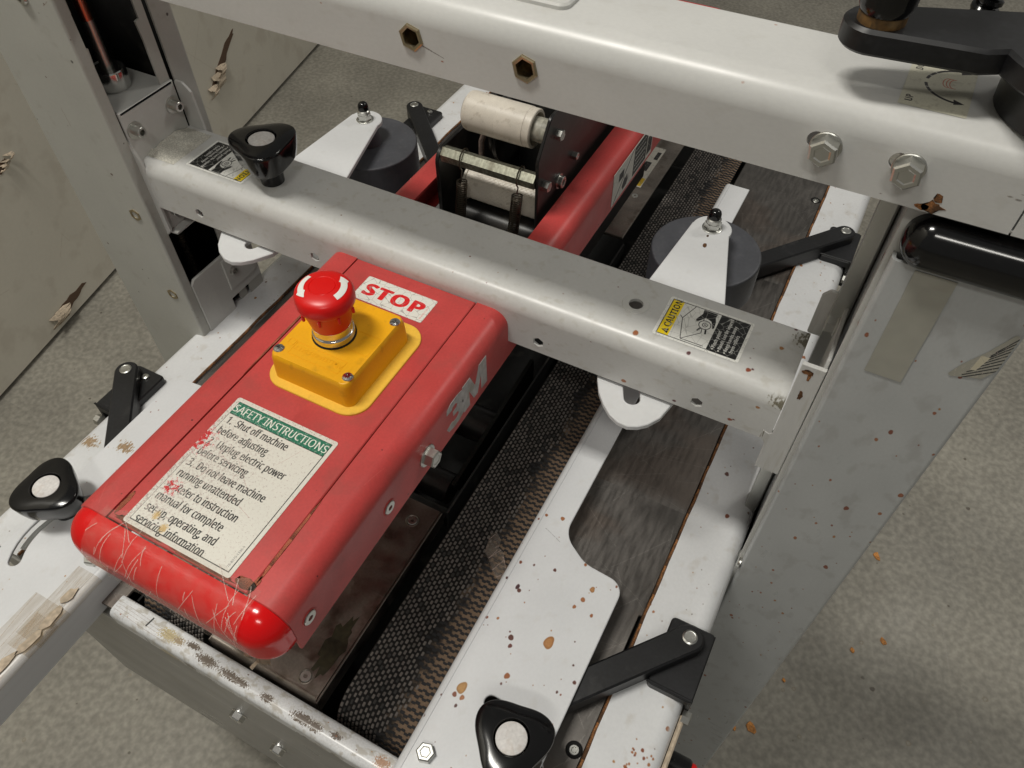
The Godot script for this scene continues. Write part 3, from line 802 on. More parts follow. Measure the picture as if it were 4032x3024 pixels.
func link(at: Vector3, towards: Vector3, length: float, label: String) -> void:
	var d := Vector2(towards.x - at.x, towards.z - at.z).normalized(); var nrm := d.orthogonal()
	var c := Vector2(at.x, at.z); var e := c + d * length; var w := 0.0118
	var o := PackedVector2Array()
	for i in 13:
		var a := PI * i / 12.0
		o.append(c + nrm * w * cos(a) - d * w * sin(a))
	for i in 9:
		var a := PI * i / 8.0
		o.append(e - nrm * w * 0.95 * cos(a) + d * w * sin(a))
	var g := Geo.new(); g.ey(o, at.y, at.y + 0.0185, [], 0.0016)
	var k := part("link_arm", g, M.black_cast, sealer, label)
	g = Geo.new(); g.lathe([Vector2(0.0, 0.0), Vector2(0.0062, 0.0), Vector2(0.0062, 0.0009), Vector2(0.005, 0.0016), Vector2(0.0046, 0.0013), Vector2(0, 0.0013)], 28)
	put("pivot_pin", g.mesh(), M.zinc, k, "", Transform3D(Basis(), Vector3(at.x, at.y + 0.0183, at.z)))
func bracket(x: float, z: float, s: float, sunk: bool) -> void:
	# cast block clamped over the edge of the bed rail; x is its outer side
	var g := Geo.new()
	var a := pv([x, z - 0.031, x, z + 0.031, x - s * 0.038, z + 0.031, x - s * 0.038, z - 0.031])
	g.ey(rounded(a, 0.004, 3), 0.6455, 0.654, [], 0.0012)
	g.box(Vector3(minf(x, x - s * 0.004), 0.615, z - 0.030), Vector3(maxf(x, x - s * 0.004), 0.6535, z + 0.030), 0.001)
	var b := part("link_bracket", g, M.black_cast, sealer, "black cast bracket on the edge of the bed rail")
	g = Geo.new()
	g.box(Vector3(minf(x, x - s * 0.0385), 0.6538, z + 0.0285), Vector3(maxf(x, x - s * 0.0385), 0.6556, z + 0.0308), 0.0007)
	part("rim", g, M.black_cast, b)
	screw(pan_head(0.0042, 0.0026), b, Vector3(x - s * 0.021, 0.654, z - 0.021), Vector3.UP, 0.4, "screw")
	screw(hex_head(0.010, 0.007, 0), b, Vector3(x - s * 0.003, 0.632, z + 0.035), Vector3(s, 0, 0), 0.2)

func guide_slot(s: float) -> PackedVector2Array:
	var c := Vector2(s * 0.187, 0.298); var o := PackedVector2Array(); var w := 0.0056
	var a0 := 32.0; var a1 := -93.0
	var dir := func(a): return Vector2(s * cos(deg_to_rad(a)), sin(deg_to_rad(a)))
	for i in 17: o.append(c + dir.call(lerpf(a0, a1, i / 16.0)) * (0.0565 + w))
	for i in range(1, 8): o.append(c + dir.call(a1) * 0.0565 + (dir.call(a1) * cos(PI * i / 8.0) + dir.call(a1 - 90) * sin(PI * i / 8.0)) * w)
	for i in 17: o.append(c + dir.call(lerpf(a1, a0, i / 16.0)) * (0.0565 - w))
	for i in range(1, 8): o.append(c + dir.call(a0) * 0.0565 + (dir.call(a0 + 180) * cos(PI * i / 8.0) + dir.call(a0 + 90) * sin(PI * i / 8.0)) * w)
	return o

func build_guides() -> void:
	var y := 0.67
	for s in [1.0, -1.0]:
		var xi := 0.1475 if s > 0 else 0.1675      # where the flat begins, beyond the rolled inner edge
		var off := 0.0 if s > 0 else 0.0225
		var outline := join([
			pv([xi, 0.455, 0.238 + off, 0.455]),
			rounded(pv([0.238 + off, 0.20, 0.238 + off, 0.1055, 0.20 + off, 0.1025, 0.173 + off, 0.085, 0.173 + off, 0.0]), [0.0, 0.014, 0.03, 0.024, 0.0], 8),
			pv([0.173 + off, -0.4775, xi, -0.4775])])
		if s < 0:
			for i in outline.size(): outline[i].x = -outline[i].x
		var im := paint(240, 1900, Color(0.85, 0.857, 0.865), 110 + int(s), {"lo": 0.015, "hi": 0.01, "grime": 0.1, "grime_at": 0.7, "grime_color": Color(0.7, 0.67, 0.62)})
		# rust specks, denser near the front of the right guide
		if s > 0:
			spots(im, 70, 0.8, 5.0, RUST, 0, 1, 0.55, 0.95)
			spot(im, 152, 1338, 9.5, Color(0.72, 0.5, 0.28), 1.1); spot(im, 48, 1466, 8.5, Color(0.72, 0.54, 0.3), 1.1)
			spot(im, 48, 1275, 3.5, Color(0.24, 0.12, 0.14), 1.4); spot(im, 90, 1372, 3.6, Color(0.4, 0.2, 0.18)); spot(im, 96, 1100, 4, RUST[2]); spot(im, 62, 1120, 4, RUST[1])
			spots(im, 26, 0.7, 3.0, [Color(0.3, 0.16, 0.15), RUST[2]], 0, 1, 0.58, 0.9)
			scratch(im, Vector2(40, 1152), Vector2(80, 1165), 0.6, Color(0.6, 0.6, 0.6))
		else:
			chip(im, Rect2(14, 1355, 62, 34), Color(0.6, 0.5, 0.38), 113, 0.35)
			spots(im, 30, 0.7, 2.4, [Color(0.5, 0.22, 0.2), RUST[3]], 0, 1, 0.6, 1.0)
			scratches(im, 16, 40, Color(0.65, 0.64, 0.62), 0.4)
		var x0 := 0.138 if s > 0 else -0.262; var x1 := 0.24 if s > 0 else -0.158
		var gm := laid(rough_map(pic_mat(im, 0.3), 64, 256, 0.26, 0.4, 0.05, 116), Vector3(x0, 0.6, -0.48), Vector3(x1, 0.7, 0.456))
		var g := Geo.new()
		var holes := [guide_slot(s)]
		if s < 0:
			for i in holes[0].size(): holes[0][i].x -= 0.004
		g.ey(outline, y - 0.0028, y, holes, 0.0006)
		# rolled inner edge and the lip that hangs down beside the belt
		var e := absf(xi)
		var lip := join([arc(e, y - 0.0062, 0.0062, 90, 180, 6), pv([e - 0.0062, 0.6445 if s > 0 else 0.632, e - 0.0036, 0.6445 if s > 0 else 0.632]), arc(e, y - 0.0062, 0.0036, 180, 90, 5)])
		if s < 0:
			for i in lip.size(): lip[i].x = -lip[i].x
		g.ez(lip, -0.4775, 0.455)
		var guide := part("side_guide", g, gm, sealer, "white side guide plate with rust specks, on the right of the belts" if s > 0 else "white side guide plate with tape remains, on the left under the red cover")
		# bolt through the guide near its front
		var bx := 0.159 if s > 0 else -0.178
		screw(hex_head(0.0125, 0.0058, 0.0), guide, Vector3(bx, y, 0.296), Vector3.UP, 0.3)
		var lp := Vector3(s * (0.302 if s > 0 else 0.320), 0.6475, 0.121)
		bracket(0.3215 if s > 0 else -0.3255, 0.135, s, s < 0)
		link(lp, lp + Vector3(-s * 0.064, 0, 0.0765), 0.148, "black link arm from the bed edge under the right guide, near its front" if s > 0 else "black link arm standing from the left bed edge towards the left guide")
		knob("guide_knob", Vector3(0.215 if s > 0 else -0.2365, y, 0.267 if s > 0 else 0.272), 0.70 if s > 0 else 0.02, "black three-lobed clamp knob with white cap on the right guide" if s > 0 else "black three-lobed clamp knob with white cap on the left guide, by the red nose", sealer)
		# far pair of links
		lp = Vector3(0.302 if s > 0 else -0.326, 0.6475, -0.456)
		bracket(0.3215 if s > 0 else -0.3275, -0.445, s, true)
		link(lp, lp + (Vector3(-0.080, 0, 0.100) if s > 0 else Vector3(0.097, 0, 0.10)), 0.15, "black link arm behind the right grey roller" if s > 0 else "black link arm behind the left grey roller")
		# yellowed tape wound over the left guide's inner edge
		if s < 0:
			for q in [[-0.162, -0.185, 0.306, 0.372, 0.0], [-0.1625, -0.198, 0.34, 0.455, 0.0004], [-0.1628, -0.182, 0.352, 0.382, 0.0009]]:
				var t := Geo.new(); var yy: float = y + 0.0003 + q[4]
				t.quad_uv(Vector3(q[1], yy, q[3]), Vector3(q[0], yy - 0.0002, q[3]), Vector3(q[0], yy - 0.0002, q[2]), Vector3(q[1], yy, q[2]))
				t.quad_uv(Vector3(q[0], yy - 0.0002, q[3]), Vector3(q[0] + 0.0016, yy - 0.006, q[3]), Vector3(q[0] + 0.0016, yy - 0.006, q[2]), Vector3(q[0], yy - 0.0002, q[2]))
				part("tape_strip", t, M.old_tape, guide, "yellowed clear tape stuck over the guide's edge")
			for q in 5:
				var t := Geo.new(); rng.seed = 140 + q
				var zc := 0.33 + 0.022 * q; var xc := -0.166 - 0.008 * rng.randf()
				var pts := PackedVector2Array()
				for i in 9: pts.append(Vector2(xc + 0.004 * cos(TAU * i / 9) * (0.5 + rng.randf()), zc + 0.010 * sin(TAU * i / 9) * (0.5 + rng.randf())))
				t.ey(pts, y + 0.0012, y + 0.0018)
				part("tape_flake", t, M.paper, guide)
			var sb := Geo.new()
			for i in 9:
				var a0 := deg_to_rad(18 - 5.0 * i); var a1 := deg_to_rad(18 - 5.0 * (i + 1)); var c := Vector2(-0.191, 0.298)
				var p := func(a, r): return Vector3(c.x - cos(a) * r, y - 0.0075, c.y + sin(a) * r)
				sb.quad(p.call(a0, 0.0535), p.call(a1, 0.0535), p.call(a1, 0.062), p.call(a0, 0.062))
				sb.quad(p.call(a0, 0.062) - Vector3(0, 0.002, 0), p.call(a1, 0.062) - Vector3(0, 0.002, 0), p.call(a1, 0.0535) - Vector3(0, 0.002, 0), p.call(a0, 0.0535) - Vector3(0, 0.002, 0))
			part("slot_strip", sb, M.bright, guide)

# ---------------------------------------------------------------- columns
func build_columns() -> void:
	# left column: folded grey channel, open towards the belts
	var im := paint(220, 2000, Color(0.70, 0.70, 0.675), 121, {"lo": 0.02, "hi": 0.012, "grime": 0.14, "grime_at": 0.7, "grime_color": Color(0.5, 0.47, 0.42)})
	spots(im, 50, 0.6, 2.4, [Color(0.36, 0.28, 0.25), Color(0.3, 0.3, 0.3)])
	scratches(im, 20, 40, Color(0.5, 0.42, 0.38), 0.5)
	var cm := laid(rough_map(pic_mat(im, 0.34), 64, 256, 0.28, 0.42, 0.04, 122), Vector3(-0.41, 0.0, -0.08), Vector3(-0.29, 1.05, 0.04))
	var t := 0.002
	var p := join([pv([-0.298, 0.0245, -0.298, 0.0325]), arc(-0.3005, 0.0325, 0.0025, 0, 75, 4), arc(-0.3345, 0.0335, 0.003, 80, 92, 2), arc(-0.399, 0.032, 0.004, 90, 180, 5), pv([-0.403, -0.067]), arc(-0.399, -0.067, 0.004, 180, 270, 5), arc(-0.302, -0.067, 0.004, 270, 360, 5), pv([-0.298, -0.047, -0.300, -0.047, -0.300, -0.0665, -0.3025, -0.069, -0.399, -0.069, -0.401, -0.067, -0.401, 0.032, -0.399, 0.034, -0.335, 0.0345, -0.301, 0.033, -0.300, 0.0315, -0.300, 0.0245])])
	var g := Geo.new(); g.ey(p, 0.0, 1.041)
	var col := part("left_column", g, cm, sealer, "grey folded sheet column on the left, open towards the belts")
	# notched inner flanges
	for f in [[0.0225, 0.036], [-0.0435, -0.032]]:
		g = Geo.new(); var zi: float = f[0] if f[0] > 0 else f[1]; var zo: float = f[1] - 0.002 if f[0] > 0 else f[0]
		var nt := 0.0032 * (1 if f[0] > 0 else -1)
		var q := pv([zo, 0.0, zo, 1.041, zi, 1.041, zi, 1.001, zi + nt, 0.999, zi + nt, 0.9735, zi - nt * 0.4, 0.9725, zi, 0.955, zi, 0.0])
		g.ex(q, -0.3025, -0.3005)
		part("inner_flange", g, cm, col)
	g = Geo.new()
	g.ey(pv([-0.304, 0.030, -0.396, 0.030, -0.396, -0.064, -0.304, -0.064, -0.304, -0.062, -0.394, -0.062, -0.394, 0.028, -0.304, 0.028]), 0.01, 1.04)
	part("shade_lining", g, M.dark_inside, col)  # added dark sheet; its colour stands for the shade inside the open channel
	# lead screw: bright rod above the carriage, thread below
	g = Geo.new(); g.lathe([Vector2(0, 0.93), Vector2(0.0052, 0.93), Vector2(0.0052, 0.975), Vector2(0, 0.975)], 16, Transform3D(Basis(), Vector3(-0.336, 0, -0.012)))
	var rod := part("lead_screw", g, M.zinc, col, "lead screw inside the left column")
	g = Geo.new(); g.lathe([Vector2(0, 0.975), Vector2(0.00515, 0.975), Vector2(0.00515, 1.041), Vector2(0, 1.041)], 16, Transform3D(Basis(), Vector3(-0.336, 0, -0.012)))
	part("upper_rod", g, M.copper, rod)
	g = Geo.new(); var turns := []
	turns.append(Vector2(0, 0.45))
	for i in 110:
		turns.append(Vector2(0.0052, 0.45 + i * 0.003)); turns.append(Vector2(0.0068, 0.451 + i * 0.003)); turns.append(Vector2(0.0068, 0.4518 + i * 0.003)); turns.append(Vector2(0.0052, 0.4528 + i * 0.003))
	g.lathe(turns, 14, Transform3D(Basis(), Vector3(-0.336, 0, -0.012)))
	part("thread", g, M.spring, rod)
	g = Geo.new(); g.lathe([Vector2(0, 0.9145), Vector2(0.0138, 0.9145), Vector2(0.0145, 0.9155), Vector2(0.0145, 0.9305), Vector2(0.0135, 0.932), Vector2(0.0055, 0.932)], 32, Transform3D(Basis(), Vector3(-0.336, 0, -0.012)))
	part("lead_nut", g, M.bright, col, "bright round nut on the carriage")
	for yy in [0.809, 0.703]:
		g = Geo.new(); g.lathe([Vector2(0.0068, 0), Vector2(0.0068, 0.0012), Vector2(0.0058, 0.0016), Vector2(0.0042, 0.0013)], 6)
		g.lathe([Vector2(0.0042, 0.0013), Vector2(0.0038, -0.003), Vector2(0.0042, -0.004), Vector2(0.0038, -0.005), Vector2(0, -0.006)], 16)
		put("rivet_nut", g.mesh(30), M.brass, col, "", axis(Vector3(-0.318, yy, 0.0352), Vector3(0.05, 0, 1)))
	screw(pan_head(0.0056, 0.0034), col, Vector3(-0.331, 1.013, 0.0362), Vector3.BACK, 0.5, "screw")
	# foot bracket where the bed is fixed to the column
	g = Geo.new()
	g.ex(pv([0.024, 0.56, 0.024, 0.714, 0.019, 0.719, -0.068, 0.719, -0.068, 0.66, -0.018, 0.66, -0.018, 0.56]), -0.2995, -0.2965, [], 0.0006)
	var fb := part("foot_bracket", g, M.grey, col)
	g = Geo.new(); g.ex(pv([-0.02, 0.672, -0.02, 0.714, -0.062, 0.714, -0.062, 0.672]), -0.2965, -0.2945, [], 0.0005)
	part("strap", g, M.grey, fb)
	for z in [-0.03, -0.054]: screw(socket_head(0.0047, 0.0042, 0.0), fb, Vector3(-0.2945, 0.695, z), Vector3.RIGHT, 0.0, "screw")

	# right column: broad painted cover, its channel behind it
	var cx := paint(260, 2000, Color(0.70, 0.71, 0.71), 127, {"lo": 0.02, "hi": 0.012, "grime": 0.3, "grime_at": 0.62, "gf": 0.015, "grime_color": Color(0.58, 0.57, 0.56)})
	var rs := [Color(0.64, 0.42, 0.3), Color(0.6, 0.36, 0.26), Color(0.66, 0.46, 0.28), Color(0.52, 0.3, 0.24)]
	spots(cx, 60, 1.2, 5.2, rs, 0.02, 0.96, 0.0, 0.5); spots(cx, 24, 1.0, 5.0, rs, 0.0, 1.0, 0.3, 0.9)
	for k in 5: scratch(cx, Vector2(150 + k * 14, 1450 + k * 30), Vector2(200 + k * 12, 1452 + k * 30), 0.6, Color(0.25, 0.25, 0.25), 0.7)
	var rm := laid(rough_map(pic_mat(cx, 0.3), 64, 256, 0.24, 0.4, 0.04, 128), Vector3(0.318, 0.0, -0.08), Vector3(0.404, 1.02, 0.04))
	g = Geo.new()
	g.ey(join([pv([0.3195, -0.07, 0.3195, 0.033]), arc(0.3225, 0.033, 0.003, 180, 90, 5), arc(0.3925, 0.033, 0.003, 90, 0, 5), pv([0.3955, -0.07, 0.3935, -0.07, 0.3935, 0.033, 0.3925, 0.034, 0.3225, 0.034, 0.3215, 0.033, 0.3215, -0.07])]), 0.0, 1.010)
	var rc := part("right_column", g, rm, sealer, "grey column cover on the right spotted with rust, a tape patch on it")
	g = Geo.new()
	g.ey(pv([0.3165, 0.028, 0.3165, 0.0225, 0.3185, 0.0225, 0.3185, 0.026, 0.39, 0.026, 0.39, -0.066, 0.3185, -0.066, 0.3185, -0.052, 0.3165, -0.052, 0.3165, -0.068, 0.392, -0.068, 0.392, 0.028]), 0.0, 1.041)
	part("channel", g, M.grey, rc)
	g = Geo.new(); g.ey(pv([0.306, -0.034, 0.316, -0.034, 0.316, -0.036, 0.308, -0.036, 0.308, -0.05, 0.306, -0.05]), 0.3, 1.041)
	part("slide_flange", g, M.zinc, rc)
	g = Geo.new(); g.lathe([Vector2(0, 0.2), Vector2(0.0052, 0.2), Vector2(0.0052, 1.04), Vector2(0, 1.04)], 14, Transform3D(Basis(), Vector3(0.350, 0, -0.012)))
	part("lead_screw", g, M.spring, rc)
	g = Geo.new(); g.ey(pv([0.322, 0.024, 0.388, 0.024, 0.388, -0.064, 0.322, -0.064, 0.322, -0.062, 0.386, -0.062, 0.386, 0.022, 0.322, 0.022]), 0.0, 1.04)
	part("shade_lining", g, M.dark_inside, rc)  # added dark liner, shade of the right channel put into its colour
	# black rounded cap on the cover
	g = Geo.new(); g.rbox(Vector3(0.361, 1.0235, 0.0185), Vector3(0.083, 0.030, 0.052), 0.0135, 6)
	part("top_cap", g, M.knob, rc, "glossy black rounded cap on top of the right column cover")
	screw(pan_head(0.0055, 0.003), rc, Vector3(0.3195, 0.998, 0.02), Vector3.LEFT, 0.3, "screw", M.bright)
	for z in [0.004, -0.016]: screw(pan_head(0.0052, 0.0034), rc, Vector3(0.3195, 0.652 + z, z + 0.028), Vector3.LEFT, 0.3, "screw")
	# patch of old clear tape and a torn striped sticker
	g = label_mesh(Vector3(0.3335, 0.929, 0.0362), Vector3(0.3545, 0.929, 0.0362), Vector3(0.3535, 1.008, 0.0362), Vector3(0.3325, 1.008, 0.0362), 0.0003)
	part("tape_strip", g, tiled(pic_mat(paint(64, 64, Color(0.635, 0.63, 0.59), 131, {"lo": 0.02, "hi": 0.02}), 0.45), 0.1), rc, "strip of dulled tape on the right column cover")
	var im2 := Image.create(192, 256, false, Image.FORMAT_RGB8); im2.fill(Color(0.63, 0.62, 0.58))
	for k in 9:
		var y0 := 250.0 - k * 17
		stroke(im2, PackedVector2Array([Vector2(60 + k * 10, y0), Vector2(192, y0 - 70)]), 5.0, Color(0.2, 0.2, 0.21))
	fill_poly(im2, pv([96, 140, 135, 138, 112, 200, 88, 205]), Color(0.78, 0.75, 0.66))
	write(im2, "15 B", 14, 196, 22, Color(0.16, 0.16, 0.17), true, 0.9, false, -1.0)
	age(im2, 133, 0.32, 0.2, Color(0.6, 0.58, 0.54))
	g = Geo.new()
	var sh := rounded(pv([0.3725, 0.9455, 0.3895, 0.9515, 0.3935, 0.9600, 0.3935, 0.9935, 0.3905, 0.986, 0.3845, 0.9715, 0.377, 0.9575]), 0.0015, 3)
	var id := Geometry2D.triangulate_polygon(sh)
	for i in range(0, id.size(), 3):
		var a := [sh[id[i]], sh[id[i + 1]], sh[id[i + 2]]]
		if (a[1] - a[0]).cross(a[2] - a[0]) < 0: a.reverse()
		var w := []; var u := []
		for k in 3:
			w.append(Vector3(a[k].x, a[k].y, 0.0364)); u.append(Vector2((a[k].x - 0.372) / 0.0215, (0.9935 - a[k].y) / 0.048))
		g.tri(w[0], w[1], w[2], u[0], u[1], u[2])
	part("torn_sticker", g, pic_mat(im2, 0.5), rc, "torn remains of a black striped sticker")

# ---------------------------------------------------------------- lower cross beam with its carriages, warning labels, roller arms
func caution_image() -> Image:
	var w := 400; var h := 604
	var im := Image.create(w, h, false, Image.FORMAT_RGB8); im.fill(Color(0.9, 0.9, 0.88))
	var k := Color(0.05, 0.05, 0.05)
	im.fill_rect(Rect2i(20, 22, w - 40, h - 44), k); im.fill_rect(Rect2i(26, 28, w - 52, h - 56), Color(0.88, 0.88, 0.86))
	im.fill_rect(Rect2i(26, 28, w - 52, 78), Color(0.95, 0.83, 0.04))
	fill_poly(im, pv([42, 94, 66, 46, 90, 94]), k); write(im, "!", 62, 90, 26, Color(0.95, 0.83, 0.04))
	write(im, "CAUTION", 104, 92, 46, k, true, 1.0)
	# box edges
	var ln := 5.0
	stroke(im, PackedVector2Array([Vector2(372, 190), Vector2(230, 140), Vector2(40, 190), Vector2(150, 300), Vector2(372, 262)]), ln, k)
	stroke(im, PackedVector2Array([Vector2(230, 140), Vector2(250, 118)]), ln, k); stroke(im, PackedVector2Array([Vector2(40, 190), Vector2(40, 350)]), ln, k)
	# hand reaching over a roller
	fill_poly(im, rounded(pv([370, 250, 330, 255, 262, 228, 236, 236, 262, 258, 300, 285, 284, 330, 240, 350, 214, 356, 232, 366, 290, 360, 330, 346, 370, 350]), 5.0, 3), k)
	fill_poly(im, circle(232, 300, 44, 28), k); fill_poly(im, circle(232, 300, 38, 28), Color(0.88, 0.88, 0.86))
	fill_poly(im, circle(232, 300, 20, 24), k); fill_poly(im, circle(232, 300, 15, 24), Color(0.88, 0.88, 0.86)); fill_poly(im, circle(232, 300, 8, 20), k); fill_poly(im, circle(232, 300, 4, 16), Color(0.88, 0.88, 0.86))
	fill_poly(im, pv([160, 262, 196, 274, 192, 288, 158, 272]), k); fill_poly(im, pv([150, 322, 190, 314, 192, 326, 152, 334]), k)
	im.fill_rect(Rect2i(26, 376, w - 52, h - 56 - 348), k)
	var wh := Color(0.9, 0.9, 0.88)
	for t in [["Pinch point", 424, 1], ["Hands can be injured", 466, 1], ["Keep hands away", 508, 1], ["from rollers", 546, 0]]:
		if t[2]: fill_poly(im, circle(46, t[1] - 11, 6, 14), wh)
		write(im, t[0], 62, t[1], 24, wh, true, 0.92)
	age(im, 151, 0.0, 1.0, Color(0.72, 0.72, 0.7))
	return im

func build_lower_beam() -> void:
	var x0 := -0.297; var x1 := 0.3
	var im := paint(1250, 160, Color(0.775, 0.775, 0.765), 153, {"lo": 0.02, "hi": 0.014, "grime": 0.2, "grime_at": 0.68, "gf": 0.03, "grime_color": Color(0.6, 0.57, 0.5)})
	spots(im, 14, 0.8, 3.0, [Color(0.36, 0.14, 0.13), Color(0.5, 0.28, 0.2), Color(0.3, 0.12, 0.14)], 0.55, 1.0)
	spots(im, 6, 0.7, 2.2, [Color(0.6, 0.42, 0.28), Color(0.45, 0.3, 0.2)], 0.2, 0.7)
	spot(im, 1180, 60, 3.2, Color(0.68, 0.47, 0.27)); spot(im, 1150, 128, 3.6, Color(0.55, 0.25, 0.15)); spot(im, 985, 134, 3.6, RUST[0], 1.4)
	chip(im, Rect2(1180, 2, 70, 50), Color(0.42, 0.4, 0.34), 154, 0.4)
	var bm := laid(rough_map(pic_mat(im, 0.3), 256, 64, 0.25, 0.42, 0.05, 155), Vector3(-0.315, 0.815, -0.048), Vector3(0.32, 0.87, 0.025))
	var g := Geo.new()
	g.ey(pv([x0, -0.043, x1, -0.043, x1, 0.010, x0, 0.010]), 0.8655, 0.868, [circle(0.175, -0.014, 0.0058, 24), circle(-0.169, -0.011, 0.004, 16)])
	g.ex(join([arc(0.010, 0.854, 0.014, 0, 90, 10), arc(0.010, 0.854, 0.0115, 90, 0, 10)]), x0, x1)
	var hx := []
	for q in [[-0.238, 0.8315], [-0.106, 0.8315], [0.112, 0.8305], [0.243, 0.8305]]: hx.append(circle(q[0], q[1], 0.0049, 6, PI / 6))
	g.ez(pv([x0, 0.819, x1, 0.819, x1, 0.854, x0, 0.854]), 0.0215, 0.024, hx)
	g.ex(join([arc(-0.043, 0.864, 0.004, 90, 180, 6), pv([-0.047, 0.822, -0.0445, 0.822]), arc(-0.043, 0.864, 0.0015, 180, 90, 4)]), x0, x1)
	var beam := part("lower_cross_beam", g, bm, sealer, "grey lower cross beam carrying two caution labels and the red cover")
	for q in [[-0.238, 0.8315], [-0.106, 0.8315], [0.112, 0.8305], [0.243, 0.8305]]:
		g = Geo.new(); g.ez(circle(q[0], q[1], 0.0075, 6, PI / 6), 0.012, 0.0135); part("hole_shade", g, M.hole, beam)  # black plate behind each hex hole stands for the shade inside the beam
	g = Geo.new(); g.lathe([Vector2(0.0056, -0.0022), Vector2(0.0056, 0.0005), Vector2(0.0103, 0.0005), Vector2(0.0108, 0.0)], 40, Transform3D(Basis(), Vector3(0.175, 0.868, -0.014)))
	part("hole_ring", g, M.grey, beam, "ring round the empty knob hole")
	g = Geo.new(); g.box(Vector3(0.16, 0.835, -0.03), Vector3(0.19, 0.837, 0.0)); part("hole_shade", g, M.hole, beam)  # black sheet below the knob hole, shade of the hollow put into colour
	# end pieces: right
	var rim := tiled(pic_mat(im, 0.34), 0.3)
	g = Geo.new()
	g.ez(join([pv([0.3005, 0.905, 0.3005, 0.872, 0.3005, 0.829]), arc(0.2935, 0.822, 0.007, 45, 90, 1), arc(0.2905, 0.8125, 0.0075, 70, 0, 5), pv([0.298, 0.785, 0.316, 0.785, 0.316, 0.905])]), 0.0216, 0.0245, [], 0.0005)
	g.ex(pv([0.0225, 0.790, 0.0225, 0.904, 0.019, 0.910, -0.040, 0.910, -0.046, 0.905, -0.046, 0.80, -0.04, 0.79]), 0.3135, 0.316, [], 0.0005)
	g.ez(rounded(pv([0.2965, 0.868, 0.2965, 0.905, 0.301, 0.911, 0.316, 0.911, 0.316, 0.868]), 0.002, 3), -0.047, -0.0445, [], 0.0004)
	var re := part("end_bracket", g, rim, beam, "right end bracket of the lower beam with rust streaks")
	screw(hex_head(0.0115, 0.008, 0.0078), re, Vector3(0.3134, 0.893, -0.033), Vector3.LEFT, 0.2)
	g = Geo.new()
	for q in [[0.3055, 0.899, 0.004, 0.0025], [0.3075, 0.895, 0.0018, 0.004], [0.307, 0.876, 0.0022, 0.005]]:
		var o := PackedVector2Array()
		for i in 12: o.append(Vector2(q[0], q[1]) + Vector2(cos(TAU * i / 12) * q[2], sin(TAU * i / 12) * q[3]) * (0.5 + 0.6 * rng.randf()))
		g.ez(o, 0.0245, 0.0247)
	part("rust_patch", g, M.rust, re)
	# end pieces: left carriage
	g = Geo.new()
	g.ez(pv([-0.312, 0.784, -0.2975, 0.784, -0.2925, 0.790, -0.2925, 0.869, -0.2985, 0.886, -0.305, 0.904, -0.312, 0.908]), 0.0216, 0.0245, [], 0.0005)
	g.ex(pv([0.0225, 0.787, 0.0225, 0.915, -0.043, 0.915, -0.043, 0.787]), -0.2995, -0.297, [], 0.0005)
	g.ez(rounded(pv([-0.2975, 0.866, -0.2975, 0.914, -0.288, 0.914, -0.280, 0.906, -0.278, 0.866]), 0.002, 3), -0.0468, -0.0443, [], 0.0004)
	g.ey(pv([-0.297, 0.0205, -0.297, -0.041, -0.385, -0.041, -0.385, 0.0205]), 0.9125, 0.9145)
	g.ey(pv([-0.297, 0.0215, -0.288, 0.0205, -0.288, -0.041, -0.385, -0.041, -0.385, 0.0205]), 0.785, 0.787)
	var le := part("carriage", g, M.grey, beam, "left carriage plate of the lower beam inside the column")
	screw(socket_head(0.0048, 0.0095, 0.0080), le, Vector3(-0.297, 0.895, 0.0135), Vector3.RIGHT, 0.2)
	screw(socket_head(0.0048, 0.0095, 0.0080), le, Vector3(-0.297, 0.895, -0.034), Vector3.RIGHT, 0.2)
	screw(socket_head(0.0046, 0.0046, 0.0), le, Vector3(-0.297, 0.803, 0.008), Vector3.RIGHT, 0.2)
	# felt of dust packed in the corner
	g = Geo.new(); rng.seed = 160
	var nx := 14; var nz := 16; var hh := []
	var nn := FastNoiseLite.new(); nn.seed = 5; nn.frequency = 60.0
	for i in nx + 1:
		var row := []
		for j in nz + 1:
			var x := -0.2968 + 0.032 * i / nx; var z := -0.040 + 0.052 * j / nz
			var edge := clampf(1.0 - float(i) / nx - 0.25 * absf(sin(j * 0.9)), 0, 1)
			row.append(Vector3(x, 0.8682 + 0.006 * edge * (0.5 + 0.5 * nn.get_noise_2d(x, z) + 0.2 * rng.randf()) * smoothstep(0.0, 0.2, float(j) / nz) * smoothstep(1.0, 0.85, float(j) / nz), z))
		hh.append(row)
	for i in nx:
		for j in nz: g.quad(hh[i][j], hh[i][j + 1], hh[i + 1][j + 1], hh[i + 1][j])
	part("dust", g, tiled(pic_mat(paint(128, 128, Color(0.74, 0.73, 0.69), 161, {"lo": 0.08, "hi": 0.15, "grime": 0.3}), 0.95), 0.03), beam, "pale dust packed in the corner by the carriage")
	# caution labels
	var cm := pic_mat(caution_image(), 0.42)
	g = label_mesh(Vector3(0.261, 0.868, 0.0085), Vector3(0.261, 0.868, -0.035), Vector3(0.196, 0.868, -0.035), Vector3(0.196, 0.868, 0.0085), 0.0003, 0.002)
	part("caution_label", g, cm, beam, "cracked yellow, white and black caution label near the right end of the lower beam")
	g = label_mesh(Vector3(-0.2555, 0.868, -0.037), Vector3(-0.2555, 0.868, 0.0065), Vector3(-0.1905, 0.868, 0.0065), Vector3(-0.1905, 0.868, -0.037), 0.0003, 0.002)
	part("caution_label", g, cm, beam, "caution label upside down at the left end, partly hidden by the knob")
	knob("beam_knob", Vector3(-0.169, 0.8682, -0.011), 1.2, "black three-lobed clamp knob on the left of the lower cross beam", sealer)
